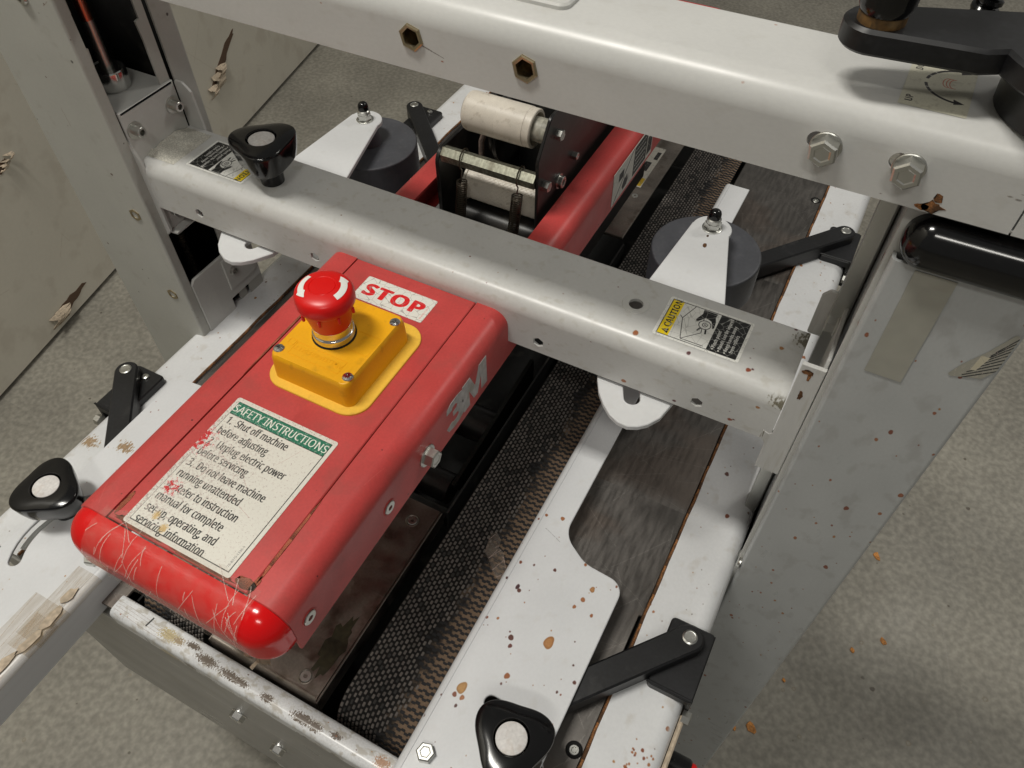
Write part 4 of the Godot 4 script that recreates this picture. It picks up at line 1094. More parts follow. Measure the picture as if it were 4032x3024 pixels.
	# roller arms under the beam
	for s in [1.0, -1.0]:
		var o: PackedVector2Array; var slot: PackedVector2Array; var nut: Vector2; var rc: Vector2
		if s > 0:
			nut = Vector2(0.186, -0.195); rc = Vector2(0.1865, -0.190)
			o = join([pv([0.167, -0.196, 0.158, -0.09, 0.156, -0.03, 0.158, 0.005, 0.164, 0.023, 0.171, 0.036, 0.179, 0.0455, 0.187, 0.0525, 0.195, 0.0562, 0.203, 0.0566, 0.210, 0.0535, 0.216, 0.048, 0.222, 0.038, 0.241, -0.055, 0.2035, -0.192]), ])
			slot = capsule(Vector2(0.196, 0.0295), Vector2(0.174, -0.018), 0.0064)
		else:
			nut = Vector2(-0.209, -0.198); rc = Vector2(-0.203, -0.192)
			o = pv([-0.228, -0.202, -0.236, -0.08, -0.229, 0.0, -0.220, 0.022, -0.211, 0.037, -0.203, 0.0445, -0.193, 0.0495, -0.184, 0.0502, -0.176, 0.0465, -0.168, 0.039, -0.158, 0.024, -0.150, -0.03, -0.166, -0.105, -0.191, -0.196])
			slot = capsule(Vector2(-0.183, 0.0225), Vector2(-0.169, -0.014), 0.0064)
		# round tip about the nut
		o = tipped(o, nut, 0.0185)
		g = Geo.new(); g.ey(o, 0.8108, 0.8150, [slot], 0.0006)
		var arm := part("roller_arm", g, M.white, sealer, "white roller arm under the lower beam, on the %s" % ("right" if s > 0 else "left"))
		g = Geo.new()
		g.lathe([Vector2(0.0095, 0), Vector2(0.0095, 0.0010), Vector2(0.0088, 0.0014), Vector2(0.0075, 0.0014)], 28, Transform3D(Basis(), Vector3(nut.x, 0.815, nut.y)))
		g.lathe([Vector2(0.0078, 0.0014), Vector2(0.0078, 0.0072), Vector2(0.0068, 0.0082)], 6, Transform3D(Basis(), Vector3(nut.x, 0.815, nut.y)), 0.3)
		g.lathe([Vector2(0.0068, 0.0078), Vector2(0.0068, 0.0112), Vector2(0.0058, 0.0122), Vector2(0, 0.0122)], 24, Transform3D(Basis(), Vector3(nut.x, 0.815, nut.y)))
		part("lock_nut", g, M.zinc, arm)
		g = Geo.new(); g.lathe([Vector2(0.0056, 0.0120), Vector2(0.0058, 0.0150), Vector2(0.0057, 0.0170), Vector2(0.0050, 0.0190), Vector2(0.0036, 0.0204), Vector2(0.0018, 0.0210), Vector2(0, 0.0211)], 20, Transform3D(Basis(), Vector3(nut.x, 0.815, nut.y)))
		part("nut_cap", g, M.knob, arm, "small black domed cap on the nut")
		g = Geo.new(); g.lathe([Vector2(0, 0.752), Vector2(0.050, 0.752), Vector2(0.0525, 0.7545), Vector2(0.0525, 0.7905), Vector2(0.0515, 0.792), Vector2(0.050, 0.7925), Vector2(0.014, 0.7925), Vector2(0.013, 0.800), Vector2(0.009, 0.811), Vector2(0, 0.811)], 56, Transform3D(Basis(), Vector3(rc.x, 0, rc.y)))
		part("press_roller", g, M.rubber, sealer, "dark grey rubber roller under the %s roller arm" % ("right" if s > 0 else "left"))
		if s > 0:
			g = Geo.new()
			for q in [[0.188, -0.168, 0.0035], [0.186, -0.182, 0.002]]:
				var pt := PackedVector2Array()
				for i in 10: pt.append(Vector2(q[0], q[1]) + Vector2(cos(TAU * i / 10) * q[2] * 0.6, sin(TAU * i / 10) * q[2]) * (0.7 + 0.3 * rng.randf()))
				g.ey(pt, 0.815, 0.8153)
			part("rust_spot", g, M.rust, arm)

func capsule(a: Vector2, b: Vector2, r: float) -> PackedVector2Array:
	var o := PackedVector2Array(); var t := (b - a).angle()
	for i in 11: o.append(a + Vector2.from_angle(t + PI / 2 + PI * i / 10.0) * r)
	for i in 11: o.append(b + Vector2.from_angle(t - PI / 2 + PI * i / 10.0) * r)
	return o
# add a round tip to an outline
func tipped(o: PackedVector2Array, c: Vector2, r: float) -> PackedVector2Array:
	var m := Geometry2D.merge_polygons(o, circle(c.x, c.y, r, 32))
	return m[0]

# ---------------------------------------------------------------- upper beam and crank
func crank_image() -> Image:
	var w := 180; var h := 300
	var im := paint(w, h, Color(0.80, 0.79, 0.72), 171, {"lo": 0.02, "hi": 0.03, "grime": 0.3})
	var k := Color(0.14, 0.12, 0.13)
	write(im, "DOWN", 34, 96, 20, k, true, 0.95, false, -PI / 2)
	write(im, "UP", 34, 282, 20, k, true, 0.95, false, -PI / 2)
	write(im, "78-8070-1454-6", 164, 34, 9, Color(0.3, 0.3, 0.3), false, 1.0, false, PI)
	var c := Vector2(152, 150)
	for part_ in [[187.0, 262.0], [98.0, 173.0]]:
		var p := PackedVector2Array()
		for i in 25: p.append(c + Vector2.from_angle(deg_to_rad(lerpf(part_[0], part_[1], i / 24.0))) * Vector2(100, 92).x * Vector2(1, 0.92))
		stroke(im, p, 8.5, k)
	fill_poly(im, pv([136, 50, 166, 62, 138, 76]), k); fill_poly(im, pv([136, 224, 166, 240, 138, 252]), k)
	for a in [200.0, 215.0, 145.0, 160.0]:
		var d := Vector2.from_angle(deg_to_rad(a)); stroke(im, PackedVector2Array([c + d * 86, c + d * 108]), 3.0, Color(0.82, 0.82, 0.775))
	for q in 3:
		var p := PackedVector2Array()
		for i in 16: p.append(Vector2(110 + q * 9, 140) + Vector2.from_angle(deg_to_rad(70 + i * 14)) * Vector2(14, 26))
		stroke(im, p, 3.0, Color(0.72, 0.42, 0.34))
	age(im, 172, 0.12, 0.0, Color.BLACK)
	return im

func build_upper_beam() -> void:
	var im := paint(1700, 180, Color(0.79, 0.79, 0.78), 175, {"lo": 0.015, "hi": 0.012, "grime": 0.12, "grime_at": 0.7, "gf": 0.02, "grime_color": Color(0.66, 0.64, 0.6)})
	spots(im, 10, 0.7, 2.0, [Color(0.5, 0.16, 0.14), Color(0.66, 0.42, 0.34), Color(0.36, 0.3, 0.3)])
	for k in 14: spot(im, 1450 + rng.randf() * 110, 80 + rng.randf() * 30, 0.8 + rng.randf() * 2.0, Color(0.55, 0.55, 0.55), 0.6)
	for k in 3: scratch(im, Vector2(866 + k * 3, 94), Vector2(900, 110), 0.8, Color(0.42, 0.4, 0.38), 0.7)
	var bm := laid(rough_map(pic_mat(im, 0.3), 256, 64, 0.25, 0.4, 0.05, 176), Vector3(-0.43, 1.035, -0.03), Vector3(0.48, 1.09, 0.04))
	var g := Geo.new()
	g.ey(pv([-0.43, -0.0235, 0.47, -0.0235, 0.47, 0.022, -0.43, 0.022]), 1.0855, 1.088)
	g.ex(join([arc(0.022, 1.072, 0.016, 0, 90, 12), arc(0.022, 1.072, 0.0135, 90, 0, 12)]), -0.43, 0.47)
	g.ez(pv([-0.43, 1.0435, 0.3612, 1.0435, 0.3612, 1.072, -0.43, 1.072]), 0.0355, 0.038, [circle(0.031, 1.064, 0.0062, 20), circle(0.105, 1.063, 0.0062, 20), capsule(Vector2(0.2645, 1.0655), Vector2(0.269, 1.064), 0.0048), capsule(Vector2(0.3035, 1.0655), Vector2(0.308, 1.064), 0.0048)])
	g.ez(pv([0.3622, 1.0435, 0.47, 1.0435, 0.47, 1.072, 0.3622, 1.072]), 0.0355, 0.038)
	g.ez(pv([0.355, 1.0445, 0.37, 1.0445, 0.37, 1.072, 0.355, 1.072]), 0.033, 0.0352)
	g.ex(join([arc(-0.0235, 1.0835, 0.0045, 90, 180, 6), pv([-0.028, 1.0445, -0.0255, 1.0445]), arc(-0.0235, 1.0835, 0.002, 180, 90, 4)]), -0.43, 0.47)
	# turned-in lower lip
	g.ex(join([arc(0.0355, 1.046, 0.0025, 0, -90, 5), pv([0.024, 1.0435, 0.024, 1.0455, 0.0352, 1.0455])]), -0.43, 0.47)
	var beam := part("upper_beam", g, bm, sealer, "grey upper cross beam across the top of the columns")
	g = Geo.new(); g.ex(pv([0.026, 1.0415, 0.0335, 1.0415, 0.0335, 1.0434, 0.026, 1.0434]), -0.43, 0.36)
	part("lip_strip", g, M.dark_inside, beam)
	for q in [[0.031, 1.064], [0.105, 1.063]]:
		g = Geo.new(); g.lathe([Vector2(0.0082, -0.001), Vector2(0.0082, 0.0009), Vector2(0.0074, 0.0014), Vector2(0.0058, 0.0011)], 6)
		g.lathe([Vector2(0.0058, 0.0011), Vector2(0.0052, -0.001), Vector2(0.0056, -0.003), Vector2(0.0051, -0.005), Vector2(0.0056, -0.007), Vector2(0.0051, -0.009), Vector2(0.0051, -0.016), Vector2(0, -0.016)], 20)
		put("rivet_nut", g.mesh(30), M.brass, beam, "", axis(Vector3(q[0], q[1], 0.038), Vector3.BACK, 0.25))
	for q in [[0.2695, 1.0638], [0.3085, 1.0638]]: screw(hex_head(0.0128, 0.0085, 0.0078), beam, Vector3(q[0], q[1], 0.038), Vector3.BACK, 0.12)
	g = Geo.new(); rng.seed = 178
	for q in [[0.3255, 1.0475, 0.006, 0.004], [0.321, 1.046, 0.0035, 0.0025], [0.3265, 1.052, 0.0026, 0.0035]]:
		var o := PackedVector2Array()
		for i in 14: o.append(Vector2(q[0], q[1]) + Vector2(cos(TAU * i / 14) * q[2], sin(TAU * i / 14) * q[3]) * (0.45 + 0.6 * rng.randf()))
		g.ez(o, 0.038, 0.0382)
	part("rust_patch", g, M.rust, beam, "rust patch on the lower edge near the right column")
	# raised plate on the beam
	g = Geo.new(); g.ey(rounded(pv([-0.06, -0.022, 0.1185, -0.022, 0.1185, 0.0165, -0.06, 0.0165]), 0.006, 5), 1.088, 1.0912, [], 0.0012)
	part("raised_plate", g, M.grey, beam)
	g = label_mesh(Vector3(0.2925, 1.088, 0.0275), Vector3(0.3225, 1.088, 0.0275), Vector3(0.3225, 1.088, -0.0235), Vector3(0.2925, 1.088, -0.0235), 0.0003, 0.002)
	# the fold begins at z 0.022: the label follows it down
	g = Geo.new()
	var steps := 12
	for i in steps:
		var f := func(t: float) -> Vector2:
			var l := t * 0.0505
			if l < 0.0455: return Vector2(-0.0235 + l, 1.0883)
			var a := (l - 0.0455) / 0.016
			return Vector2(0.022 + 0.0163 * sin(a), 1.072 + 0.0163 * cos(a))
		var a: Vector2 = f.call(float(i) / steps); var b: Vector2 = f.call(float(i + 1) / steps)
		g.quad_uv(Vector3(0.2925, b.y, b.x), Vector3(0.3225, b.y, b.x), Vector3(0.3225, a.y, a.x), Vector3(0.2925, a.y, a.x), Vector2(0, float(i + 1) / steps), Vector2(1, float(i + 1) / steps), Vector2(1, float(i) / steps), Vector2(0, float(i) / steps))
	part("turning_label", g, pic_mat(crank_image(), 0.45), beam, "cream label with UP and DOWN arrows under the crank")
	# crank: hub, arm, turning handle
	g = Geo.new()
	var tip := Vector2(0.2715, 0.0205); var hub := Vector2(0.366, 0.003)
	var o := PackedVector2Array()
	for i in 13: o.append(tip + Vector2.from_angle(deg_to_rad(92 + i * 14.0)) * 0.0145)
	var bigring := arc(hub.x, hub.y, 0.046, -98, 150, 30)
	o.append(Vector2(0.335, -0.005) + Vector2(0, -0.0135))
	o.append_array(bigring)
	o.append(Vector2(0.3185, 0.0305)); o.append(Vector2(0.306, 0.0315))
	g.ey(o, 1.1080, 1.1195, [], 0.0016, true)
	g.lathe([Vector2(0, 1.0885), Vector2(0.035, 1.0885), Vector2(0.0355, 1.094), Vector2(0.0345, 1.112), Vector2(0, 1.112)], 48, Transform3D(Basis(), Vector3(hub.x, 0, hub.y)))
	var crank := part("crank", g, M.black_cast, sealer, "black crank arm over the right end of the upper beam")
	g = Geo.new(); g.lathe([Vector2(0, 1.1195), Vector2(0.0105, 1.1195), Vector2(0.0105, 1.1232), Vector2(0.0100, 1.124), Vector2(0, 1.124)], 32, Transform3D(Basis(), Vector3(0.273, 0, 0.0225)))
	part("handle_ring", g, tiled(pic_mat(paint(64, 64, Color(0.36, 0.26, 0.12), 181, {"lo": 0.2, "hi": 0.2}), 0.7), 0.03), crank)
	g = Geo.new(); g.lathe([Vector2(0, 1.1242), Vector2(0.0108, 1.1242), Vector2(0.0122, 1.128), Vector2(0.0132, 1.15), Vector2(0.0128, 1.18), Vector2(0.009, 1.187), Vector2(0, 1.189)], 32, Transform3D(Basis(), Vector3(0.273, 0, 0.0225)))
	part("turning_handle", g, M.knob, crank)
	# coiled cable rising behind the beam
	g = Geo.new(); var pts := PackedVector3Array()
	for i in 340:
		var a := TAU * i / 16.0
		pts.append(Vector3(0.3165 + 0.0055 * cos(a), 1.05 + 0.0052 * i / 16.0, -0.078 + 0.0055 * sin(a)))
	g.tube(pts, 0.0022, 7)
	part("coiled_cable", g, M.knob, sealer, "black coiled cable behind the upper beam")

# ---------------------------------------------------------------- red cover
func safety_image() -> Image:
	var w := 696; var h := 896
	var im := Image.create(w, h, false, Image.FORMAT_RGB8); im.fill(Color(0.86, 0.85, 0.81))
	var k := Color(0.06, 0.06, 0.06)
	for r in [[26, 26, 644, 3], [26, 866, 644, 5], [26, 26, 3, 840], [668, 26, 5, 845]]: im.fill_rect(Rect2i(r[0], r[1], r[2], r[3]), k)
	im.fill_rect(Rect2i(28, 28, 640, 84), Color(0.03, 0.42, 0.31))
	im.fill_rect(Rect2i(28, 112, 640, 4), k)
	for q in [0.0, 1.5]: write(im, "SAFETY INSTRUCTIONS", 347 + q, 94, 50, Color(0.9, 0.9, 0.86), false, 0.90, true)
	var rows := [["1.  Shut off machine", 0], ["     before adjusting", 0], ["2.  Unplug electric power", 1], ["     before servicing", 0], ["3.  Do not leave machine", 1], ["     running unattended", 0], ["4.  Refer to instruction", 1], ["     manual for complete", 0], ["     set-up, operating, and", 0], ["     servicing information", 0]]
	var y := 178.0
	for r in rows:
		y += 6.0 * r[1]
		for q in [0.0, 1.6, 3.2]: write(im, r[0], 50 + q, y, 48, k, false, 0.70)
		y += 75.0
	write(im, "78-8070-1336-5", 655, 850, 13, Color(0.4, 0.4, 0.4), false, 1.0, false, -PI / 2)
	var worn := func(u: float, v: float) -> float:
		var d := Vector2((u - 0.22) / 0.5, (v - 0.45) / 0.38).length()
		var e := Vector2((u - 0.15) / 0.3, (v - 0.85) / 0.2).length()
		return 0.16 * clampf(1.15 - d, 0, 1) + 0.15 * clampf(1.0 - e, 0, 1) + (0.12 if u < 0.04 or v < 0.02 else 0.0)
	age(im, 191, 0.38, 0.0, Color(0.6, 0.4, 0.38), worn)
	# paint shows through where the left edge has peeled
	var n := noise(w, h, 0.03, 193, FastNoiseLite.TYPE_SIMPLEX_SMOOTH, 5); var f := noise(w, h, 0.12, 194)
	for yy in h:
		for x in w:
			var u := float(x) / w; var v := float(yy) / h
			var t := n[yy * w + x] / 255.0 * 0.6 + f[yy * w + x] / 255.0 * 0.4
			var d := Vector2(u / 0.20, (v - 0.36) / 0.18).length(); var e := Vector2((u - 0.12) / 0.14, (v - 0.70) / 0.10).length()
			var s := maxf(1.0 - d, 0.9 * (1.0 - e)) * 0.55
			if t < s + 0.12: im.set_pixel(x, yy, Color(0.76, 0.13, 0.14))
			elif t < s + 0.2 and s > 0: im.set_pixel(x, yy, im.get_pixel(x, yy).lerp(Color(0.86, 0.8, 0.8), 0.6))
	# creases with red bleeding through
	for c in 14:
		var a := Vector2(rng.randf() * w, rng.randf() * h)
		scratch(im, a, a + Vector2.from_angle(rng.randf() * TAU) * (120 + rng.randf() * 240), 0.8, Color(0.6, 0.32, 0.3), 0.6)
	chip(im, Rect2(110, 760, 50, 70), Color(0.78, 0.66, 0.45), 196, 0.3); chip(im, Rect2(190, 800, 60, 70), Color(0.78, 0.66, 0.45), 197, 0.3)
	return im
func stop_image() -> Image:
	var w := 520; var h := 216
	var im := Image.create(w, h, false, Image.FORMAT_RGB8); im.fill(Color(0.86, 0.86, 0.83))
	for q in [[-4, 0], [4, 0], [0, -3], [0, 3], [-3, 3], [3, -3]]: write(im, "STOP", 256 + q[0], 158 + q[1], 100, Color(0.83, 0.04, 0.07), true, 1.32, true)
	write(im, "78-8095-1141-9", 500, 190, 12, Color(0.86, 0.4, 0.4), false, 1.0, false, -PI / 2)
	age(im, 201, 0.24, 0.9, Color(0.62, 0.6, 0.58), func(u: float, v: float) -> float: return 0.25 if u < 0.012 or u > 0.988 or v < 0.03 or v > 0.97 else 0.0)
	return im
func rail_sticker_image() -> Image:
	var w := 440; var h := 180
	var im := Image.create(w, h, false, Image.FORMAT_RGB8); im.fill(Color(0.8, 0.79, 0.76))
	var k := Color(0.07, 0.07, 0.07)
	stroke(im, PackedVector2Array([Vector2(20, 176), Vector2(210, 4)]), 8, k)
	im.fill_rect(Rect2i(60, 40, 52, 44), k)
	fill_poly(im, pv([104, 140, 128, 100, 136, 112, 148, 92, 152, 116, 166, 104, 160, 132, 176, 128, 156, 160, 120, 166]), k)
	im.fill_rect(Rect2i(222, 8, 150, 164), k)
	for r in 5:
		for c in 8: im.fill_rect(Rect2i(236 + c * 15, 30 + r * 28, 9 + (r * 7 + c * 5) % 5, 8), Color(0.75, 0.75, 0.73))
	fill_poly(im, pv([384, 40, 428, 40, 406, 6]), Color(0.9, 0.42, 0.12)); im.fill_rect(Rect2i(380, 60, 54, 100), k)
	age(im, 205, 0.2, 0.6, Color(0.6, 0.58, 0.55))
	return im

func build_red_cover() -> void:
	var cover := Node3D.new(); cover.name = "head_cover"; cover.set_meta("label", "long red sheet metal cover of the upper head"); sealer.add_child(cover, true)
	for s in [1.0, -1.0]:
		var p := join([pv([0.0575, 0.850]), pv([0.0575, 0.847]), pv([0.071, 0.847]), arc(0.071, 0.836, 0.0112, 90, 0, 6), pv([0.0822, 0.80, 0.085, 0.80]), arc(0.071, 0.836, 0.014, 0, 90, 9)])
		if s < 0:
			for i in p.size(): p[i].x = -p[i].x
		var g := Geo.new(); g.ez(p, -0.545, 0.302, [], 0.0006, true)
		# bent-in return flange at the bottom
		g.box(Vector3(minf(s * 0.072, s * 0.0824), 0.8, -0.545), Vector3(maxf(s * 0.072, s * 0.0824), 0.802, 0.30))
		part("side_rail", g, M.red, cover, "red folded side rail with a white logo, on the right" if s > 0 else "red folded side rail on the left")
		g = Geo.new(); g.box(Vector3(minf(s * 0.0563, s * 0.0577), 0.8455, 0.025), Vector3(maxf(s * 0.0563, s * 0.0577), 0.8474, 0.3015))
		part("dirty_seam", g, M.grime, cover)
	var g := Geo.new()
	g.ey(pv([-0.0564, 0.0245, 0.0564, 0.0245, 0.0564, 0.3008, -0.0564, 0.3008]), 0.8472, 0.8502, [], 0.0007, true)
	part("top_cover", g, M.red, cover, "flat red middle cover with the stop button and labels on it")
	# dried dirt by the seams near the nose
	g = Geo.new(); rng.seed = 210
	for q in [[0.0575, 0.262, 0.0014, 0.035], [0.0572, 0.294, 0.0022, 0.007], [-0.054, 0.288, 0.002, 0.010], [-0.030, 0.2975, 0.024, 0.0032], [0.020, 0.2985, 0.030, 0.0022], [0.052, 0.296, 0.008, 0.004], [-0.0575, 0.11, 0.001, 0.06]]:
		var o := PackedVector2Array()
		for i in 30: o.append(Vector2(q[0], q[1]) + Vector2(cos(TAU * i / 30) * q[2], sin(TAU * i / 30) * q[3]) * (0.7 + 0.3 * rng.randf()))
		g.ey(o, 0.85015, 0.85042)
	part("dried_dirt", g, M.grime, cover, "brown dried dirt along the seams")
	# bright red plastic nose
	g = Geo.new(); g.rbox(Vector3(0, 0.8253, 0.3005), Vector3(0.171, 0.0508, 0.046), 0.0195, 9)
	for i in g.v.size():
		if g.v[i].z < 0.3022: g.v[i].z = 0.3022
	var nose := part("nose_cap", g, M.nose, cover, "glossy bright red plastic nose wrapped in torn clear tape", 50)
	# tape wrapped round the nose
	g = Geo.new()
	var nn := FastNoiseLite.new(); nn.seed = 9; nn.frequency = 90.0
	var prof := func(t: float) -> Vector2:
		# (z, y) along the wrap, t 0..1
		var l := t * 0.062
		if l < 0.012: return Vector2(0.2925 + l, 0.8509)
		if l < 0.012 + 0.0306:
			var a := (l - 0.012) / 0.0195
			return Vector2(0.3045 + 0.0199 * sin(a), 0.8313 + 0.0199 * cos(a))
		return Vector2(0.3244, 0.8313 - (l - 0.0426))
	var nx := 44; var ny := 18; var grid := []
	for i in nx + 1:
		var row := []
		for j in ny + 1:
			var x := lerpf(-0.062, 0.064, float(i) / nx)
			var t := float(j) / ny
			if j == 0: t += 0.04 * sin(i * 0.9) * 0.8 + 0.03
			if j == ny: t -= 0.07 * absf(sin(i * 0.37))
			var p: Vector2 = prof.call(t); var p2: Vector2 = prof.call(t + 0.01)
			var d := (p2 - p).normalized(); var nr := Vector2(-d.y, d.x)
			if nr.y < 0 and t < 0.5: nr = -nr
			if t >= 0.5 and nr.x < 0: nr = -nr
			var bump := 0.0007 * nn.get_noise_3d(x, p.y, p.x) + 0.0003
			row.append([Vector3(x, p.y + nr.y * bump, p.x + nr.x * bump), Vector2(float(i) / nx, float(j) / ny)])
		grid.append(row)
	for i in nx:
		for j in ny:
			var a = grid[i][j]; var b = grid[i][j + 1]; var c = grid[i + 1][j + 1]; var d = grid[i + 1][j]
			g.tri(a[0], b[0], c[0], a[1], b[1], c[1]); g.tri(a[0], c[0], d[0], a[1], c[1], d[1])
	part("tape_wrap", g, M.tape, nose, "crumpled clear tape round the nose", 60)
	g = Geo.new(); rng.seed = 214
	for q in 9:
		var b := Vector3(0.052 + 0.03 * rng.randf(), 0.803 + 0.012 * rng.randf(), 0.320 - 0.006 * rng.randf())
		var d1 := Vector3(rng.randf() - 0.5, rng.randf() - 0.6, 0.5 * rng.randf()).normalized() * 0.007; var d2 := Vector3(rng.randf() - 0.5, rng.randf() - 0.5, rng.randf()).normalized() * 0.004
		g.tri(b, b + d1, b + d1 * 0.6 + d2); g.tri(b, b + d1 * 0.6 + d2, b + d2 * 0.8)
		g.tri(b + d1, b, b + d1 * 0.6 + d2); g.tri(b + d1 * 0.6 + d2, b, b + d2 * 0.8)
	part("tape_tatters", g, M.paper, nose)
	# screws of the right rail
	screw(hex_head(0.0128, 0.0088, 0.0092), cover, Vector3(0.085, 0.818, 0.150), Vector3.RIGHT, 0.5, "bolt", null, "zinc hex bolt on the red cover's side")
	for q in [[0.819, 0.199], [0.8205, 0.288]]:
		var r := Geo.new(); r.lathe([Vector2(0.0068, 0.0), Vector2(0.0062, 0.0005), Vector2(0.0054, 0.0002)], 24)
		put("dimple", r.mesh(), M.red, cover, "", axis(Vector3(0.0851, q[0], q[1]), Vector3.RIGHT))
		screw(sunk_head(0.0053), cover, Vector3(0.0852, q[0], q[1]), Vector3.RIGHT, 0.3, "screw")
	# labels
	g = label_mesh(Vector3(-0.0355, 0.8502, 0.0645), Vector3(0.030, 0.8502, 0.0645), Vector3(0.030, 0.8502, 0.038), Vector3(-0.0355, 0.8502, 0.038), 0.0003, 0.0015)
	part("stop_label", g, pic_mat(stop_image(), 0.5), cover, "cracked white label reading STOP in red")
	g = label_mesh(Vector3(-0.046, 0.8502, 0.2985), Vector3(0.041, 0.8502, 0.2985), Vector3(0.041, 0.8502, 0.1865), Vector3(-0.046, 0.8502, 0.1865), 0.0003, 0.002)
	part("safety_label", g, pic_mat(safety_image(), 0.55), cover, "worn white safety instructions label with green header")
	# white logo cut from film
	var lg := Geo.new()
	var three := pv([0.002, 0.0225, 0.003, 0.0275, 0.009, 0.0300, 0.018, 0.0300, 0.0245, 0.0285, 0.0275, 0.0240, 0.0268, 0.0190, 0.0236, 0.0156, 0.0276, 0.0120, 0.0285, 0.0072, 0.0258, 0.0026, 0.018, 0.0, 0.010, 0.0, 0.003, 0.0018, 0.0005, 0.0068, 0.0082, 0.0085, 0.0108, 0.0066, 0.0155, 0.0066, 0.0185, 0.0092, 0.0165, 0.0125, 0.0105, 0.0132, 0.0105, 0.0178, 0.0158, 0.0184, 0.0174, 0.0212, 0.0145, 0.0238, 0.0106, 0.0238, 0.0086, 0.0215])
	var em := pv([0.0255, 0.0, 0.0345, 0.0, 0.0345, 0.0165, 0.0408, 0.0015, 0.0468, 0.0015, 0.0530, 0.0165, 0.0530, 0.0, 0.0620, 0.0, 0.0620, 0.0300, 0.0508, 0.0300, 0.0438, 0.0135, 0.0368, 0.0300, 0.0255, 0.0300])
	var fr := Transform3D(Basis(Vector3(0, 0, -1), Vector3(0, 1, 0), Vector3(1, 0, 0)), Vector3(0.085, 0.8075, 0.1225))
	for q in Geometry2D.merge_polygons(three, em): lg.solid(q, 0.0, 0.0003, fr)
	part("logo", lg, tiled(pic_mat(paint(128, 64, Color(0.7, 0.685, 0.68), 216, {"lo": 0.08, "hi": 0.1, "grime": 0.5, "grime_at": 0.6}), 0.5), 0.07), cover, "pale cut-out logo reading 3M on the right side")
	# warning stickers further back
	g = label_mesh(Vector3(0.0851, 0.8045, -0.192), Vector3(0.0851, 0.8045, -0.300), Vector3(0.0851, 0.842, -0.300), Vector3(0.0851, 0.842, -0.192), 0.0003)
	part("warning_sticker", g, pic_mat(rail_sticker_image(), 0.5), cover, "peeling black and white warning sticker on the rear of the red rail")
	# rear nose
	g = Geo.new(); g.rbox(Vector3(0, 0.8253, -0.5435), Vector3(0.171, 0.0508, 0.046), 0.0195, 6)
	for i in g.v.size():
		if g.v[i].z > -0.5452: g.v[i].z = -0.5452
	part("rear_cap", g, M.nose, cover, "", 50)
	g = Geo.new(); g.ey(pv([-0.0564, -0.545, 0.0564, -0.545, 0.0564, -0.38, -0.0564, -0.38]), 0.8472, 0.8502, [], 0.0007, true)
	part("rear_cover", g, M.red, cover)
	# yellow and white sticker on the plate below
	var im := Image.create(128, 360, false, Image.FORMAT_RGB8); im.fill(Color(0.78, 0.77, 0.73)); im.fill_rect(Rect2i(8, 8, 112, 70), Color(0.8, 0.66, 0.06)); im.fill_rect(Rect2i(20, 140, 60, 80), Color(0.1, 0.1, 0.1)); im.fill_rect(Rect2i(70, 250, 40, 70), Color(0.1, 0.1, 0.1))
	age(im, 218, 0.3, 0.5, Color(0.5, 0.48, 0.45))
	g = label_mesh(Vector3(0.036, 0.6446, -0.45), Vector3(0.018, 0.6446, -0.45), Vector3(0.018, 0.6446, -0.55), Vector3(0.036, 0.6446, -0.55), 0.0003)
	g = label_mesh(Vector3(0.018, 0.6446, -0.45), Vector3(0.036, 0.6446, -0.45), Vector3(0.036, 0.6446, -0.55), Vector3(0.018, 0.6446, -0.55), 0.0003)
	for i in g.uv.size(): g.uv[i].y = 1.0 - g.uv[i].y
	part("plate_sticker", g, pic_mat(im, 0.5), sealer, "worn yellow and white sticker on the centre plate")

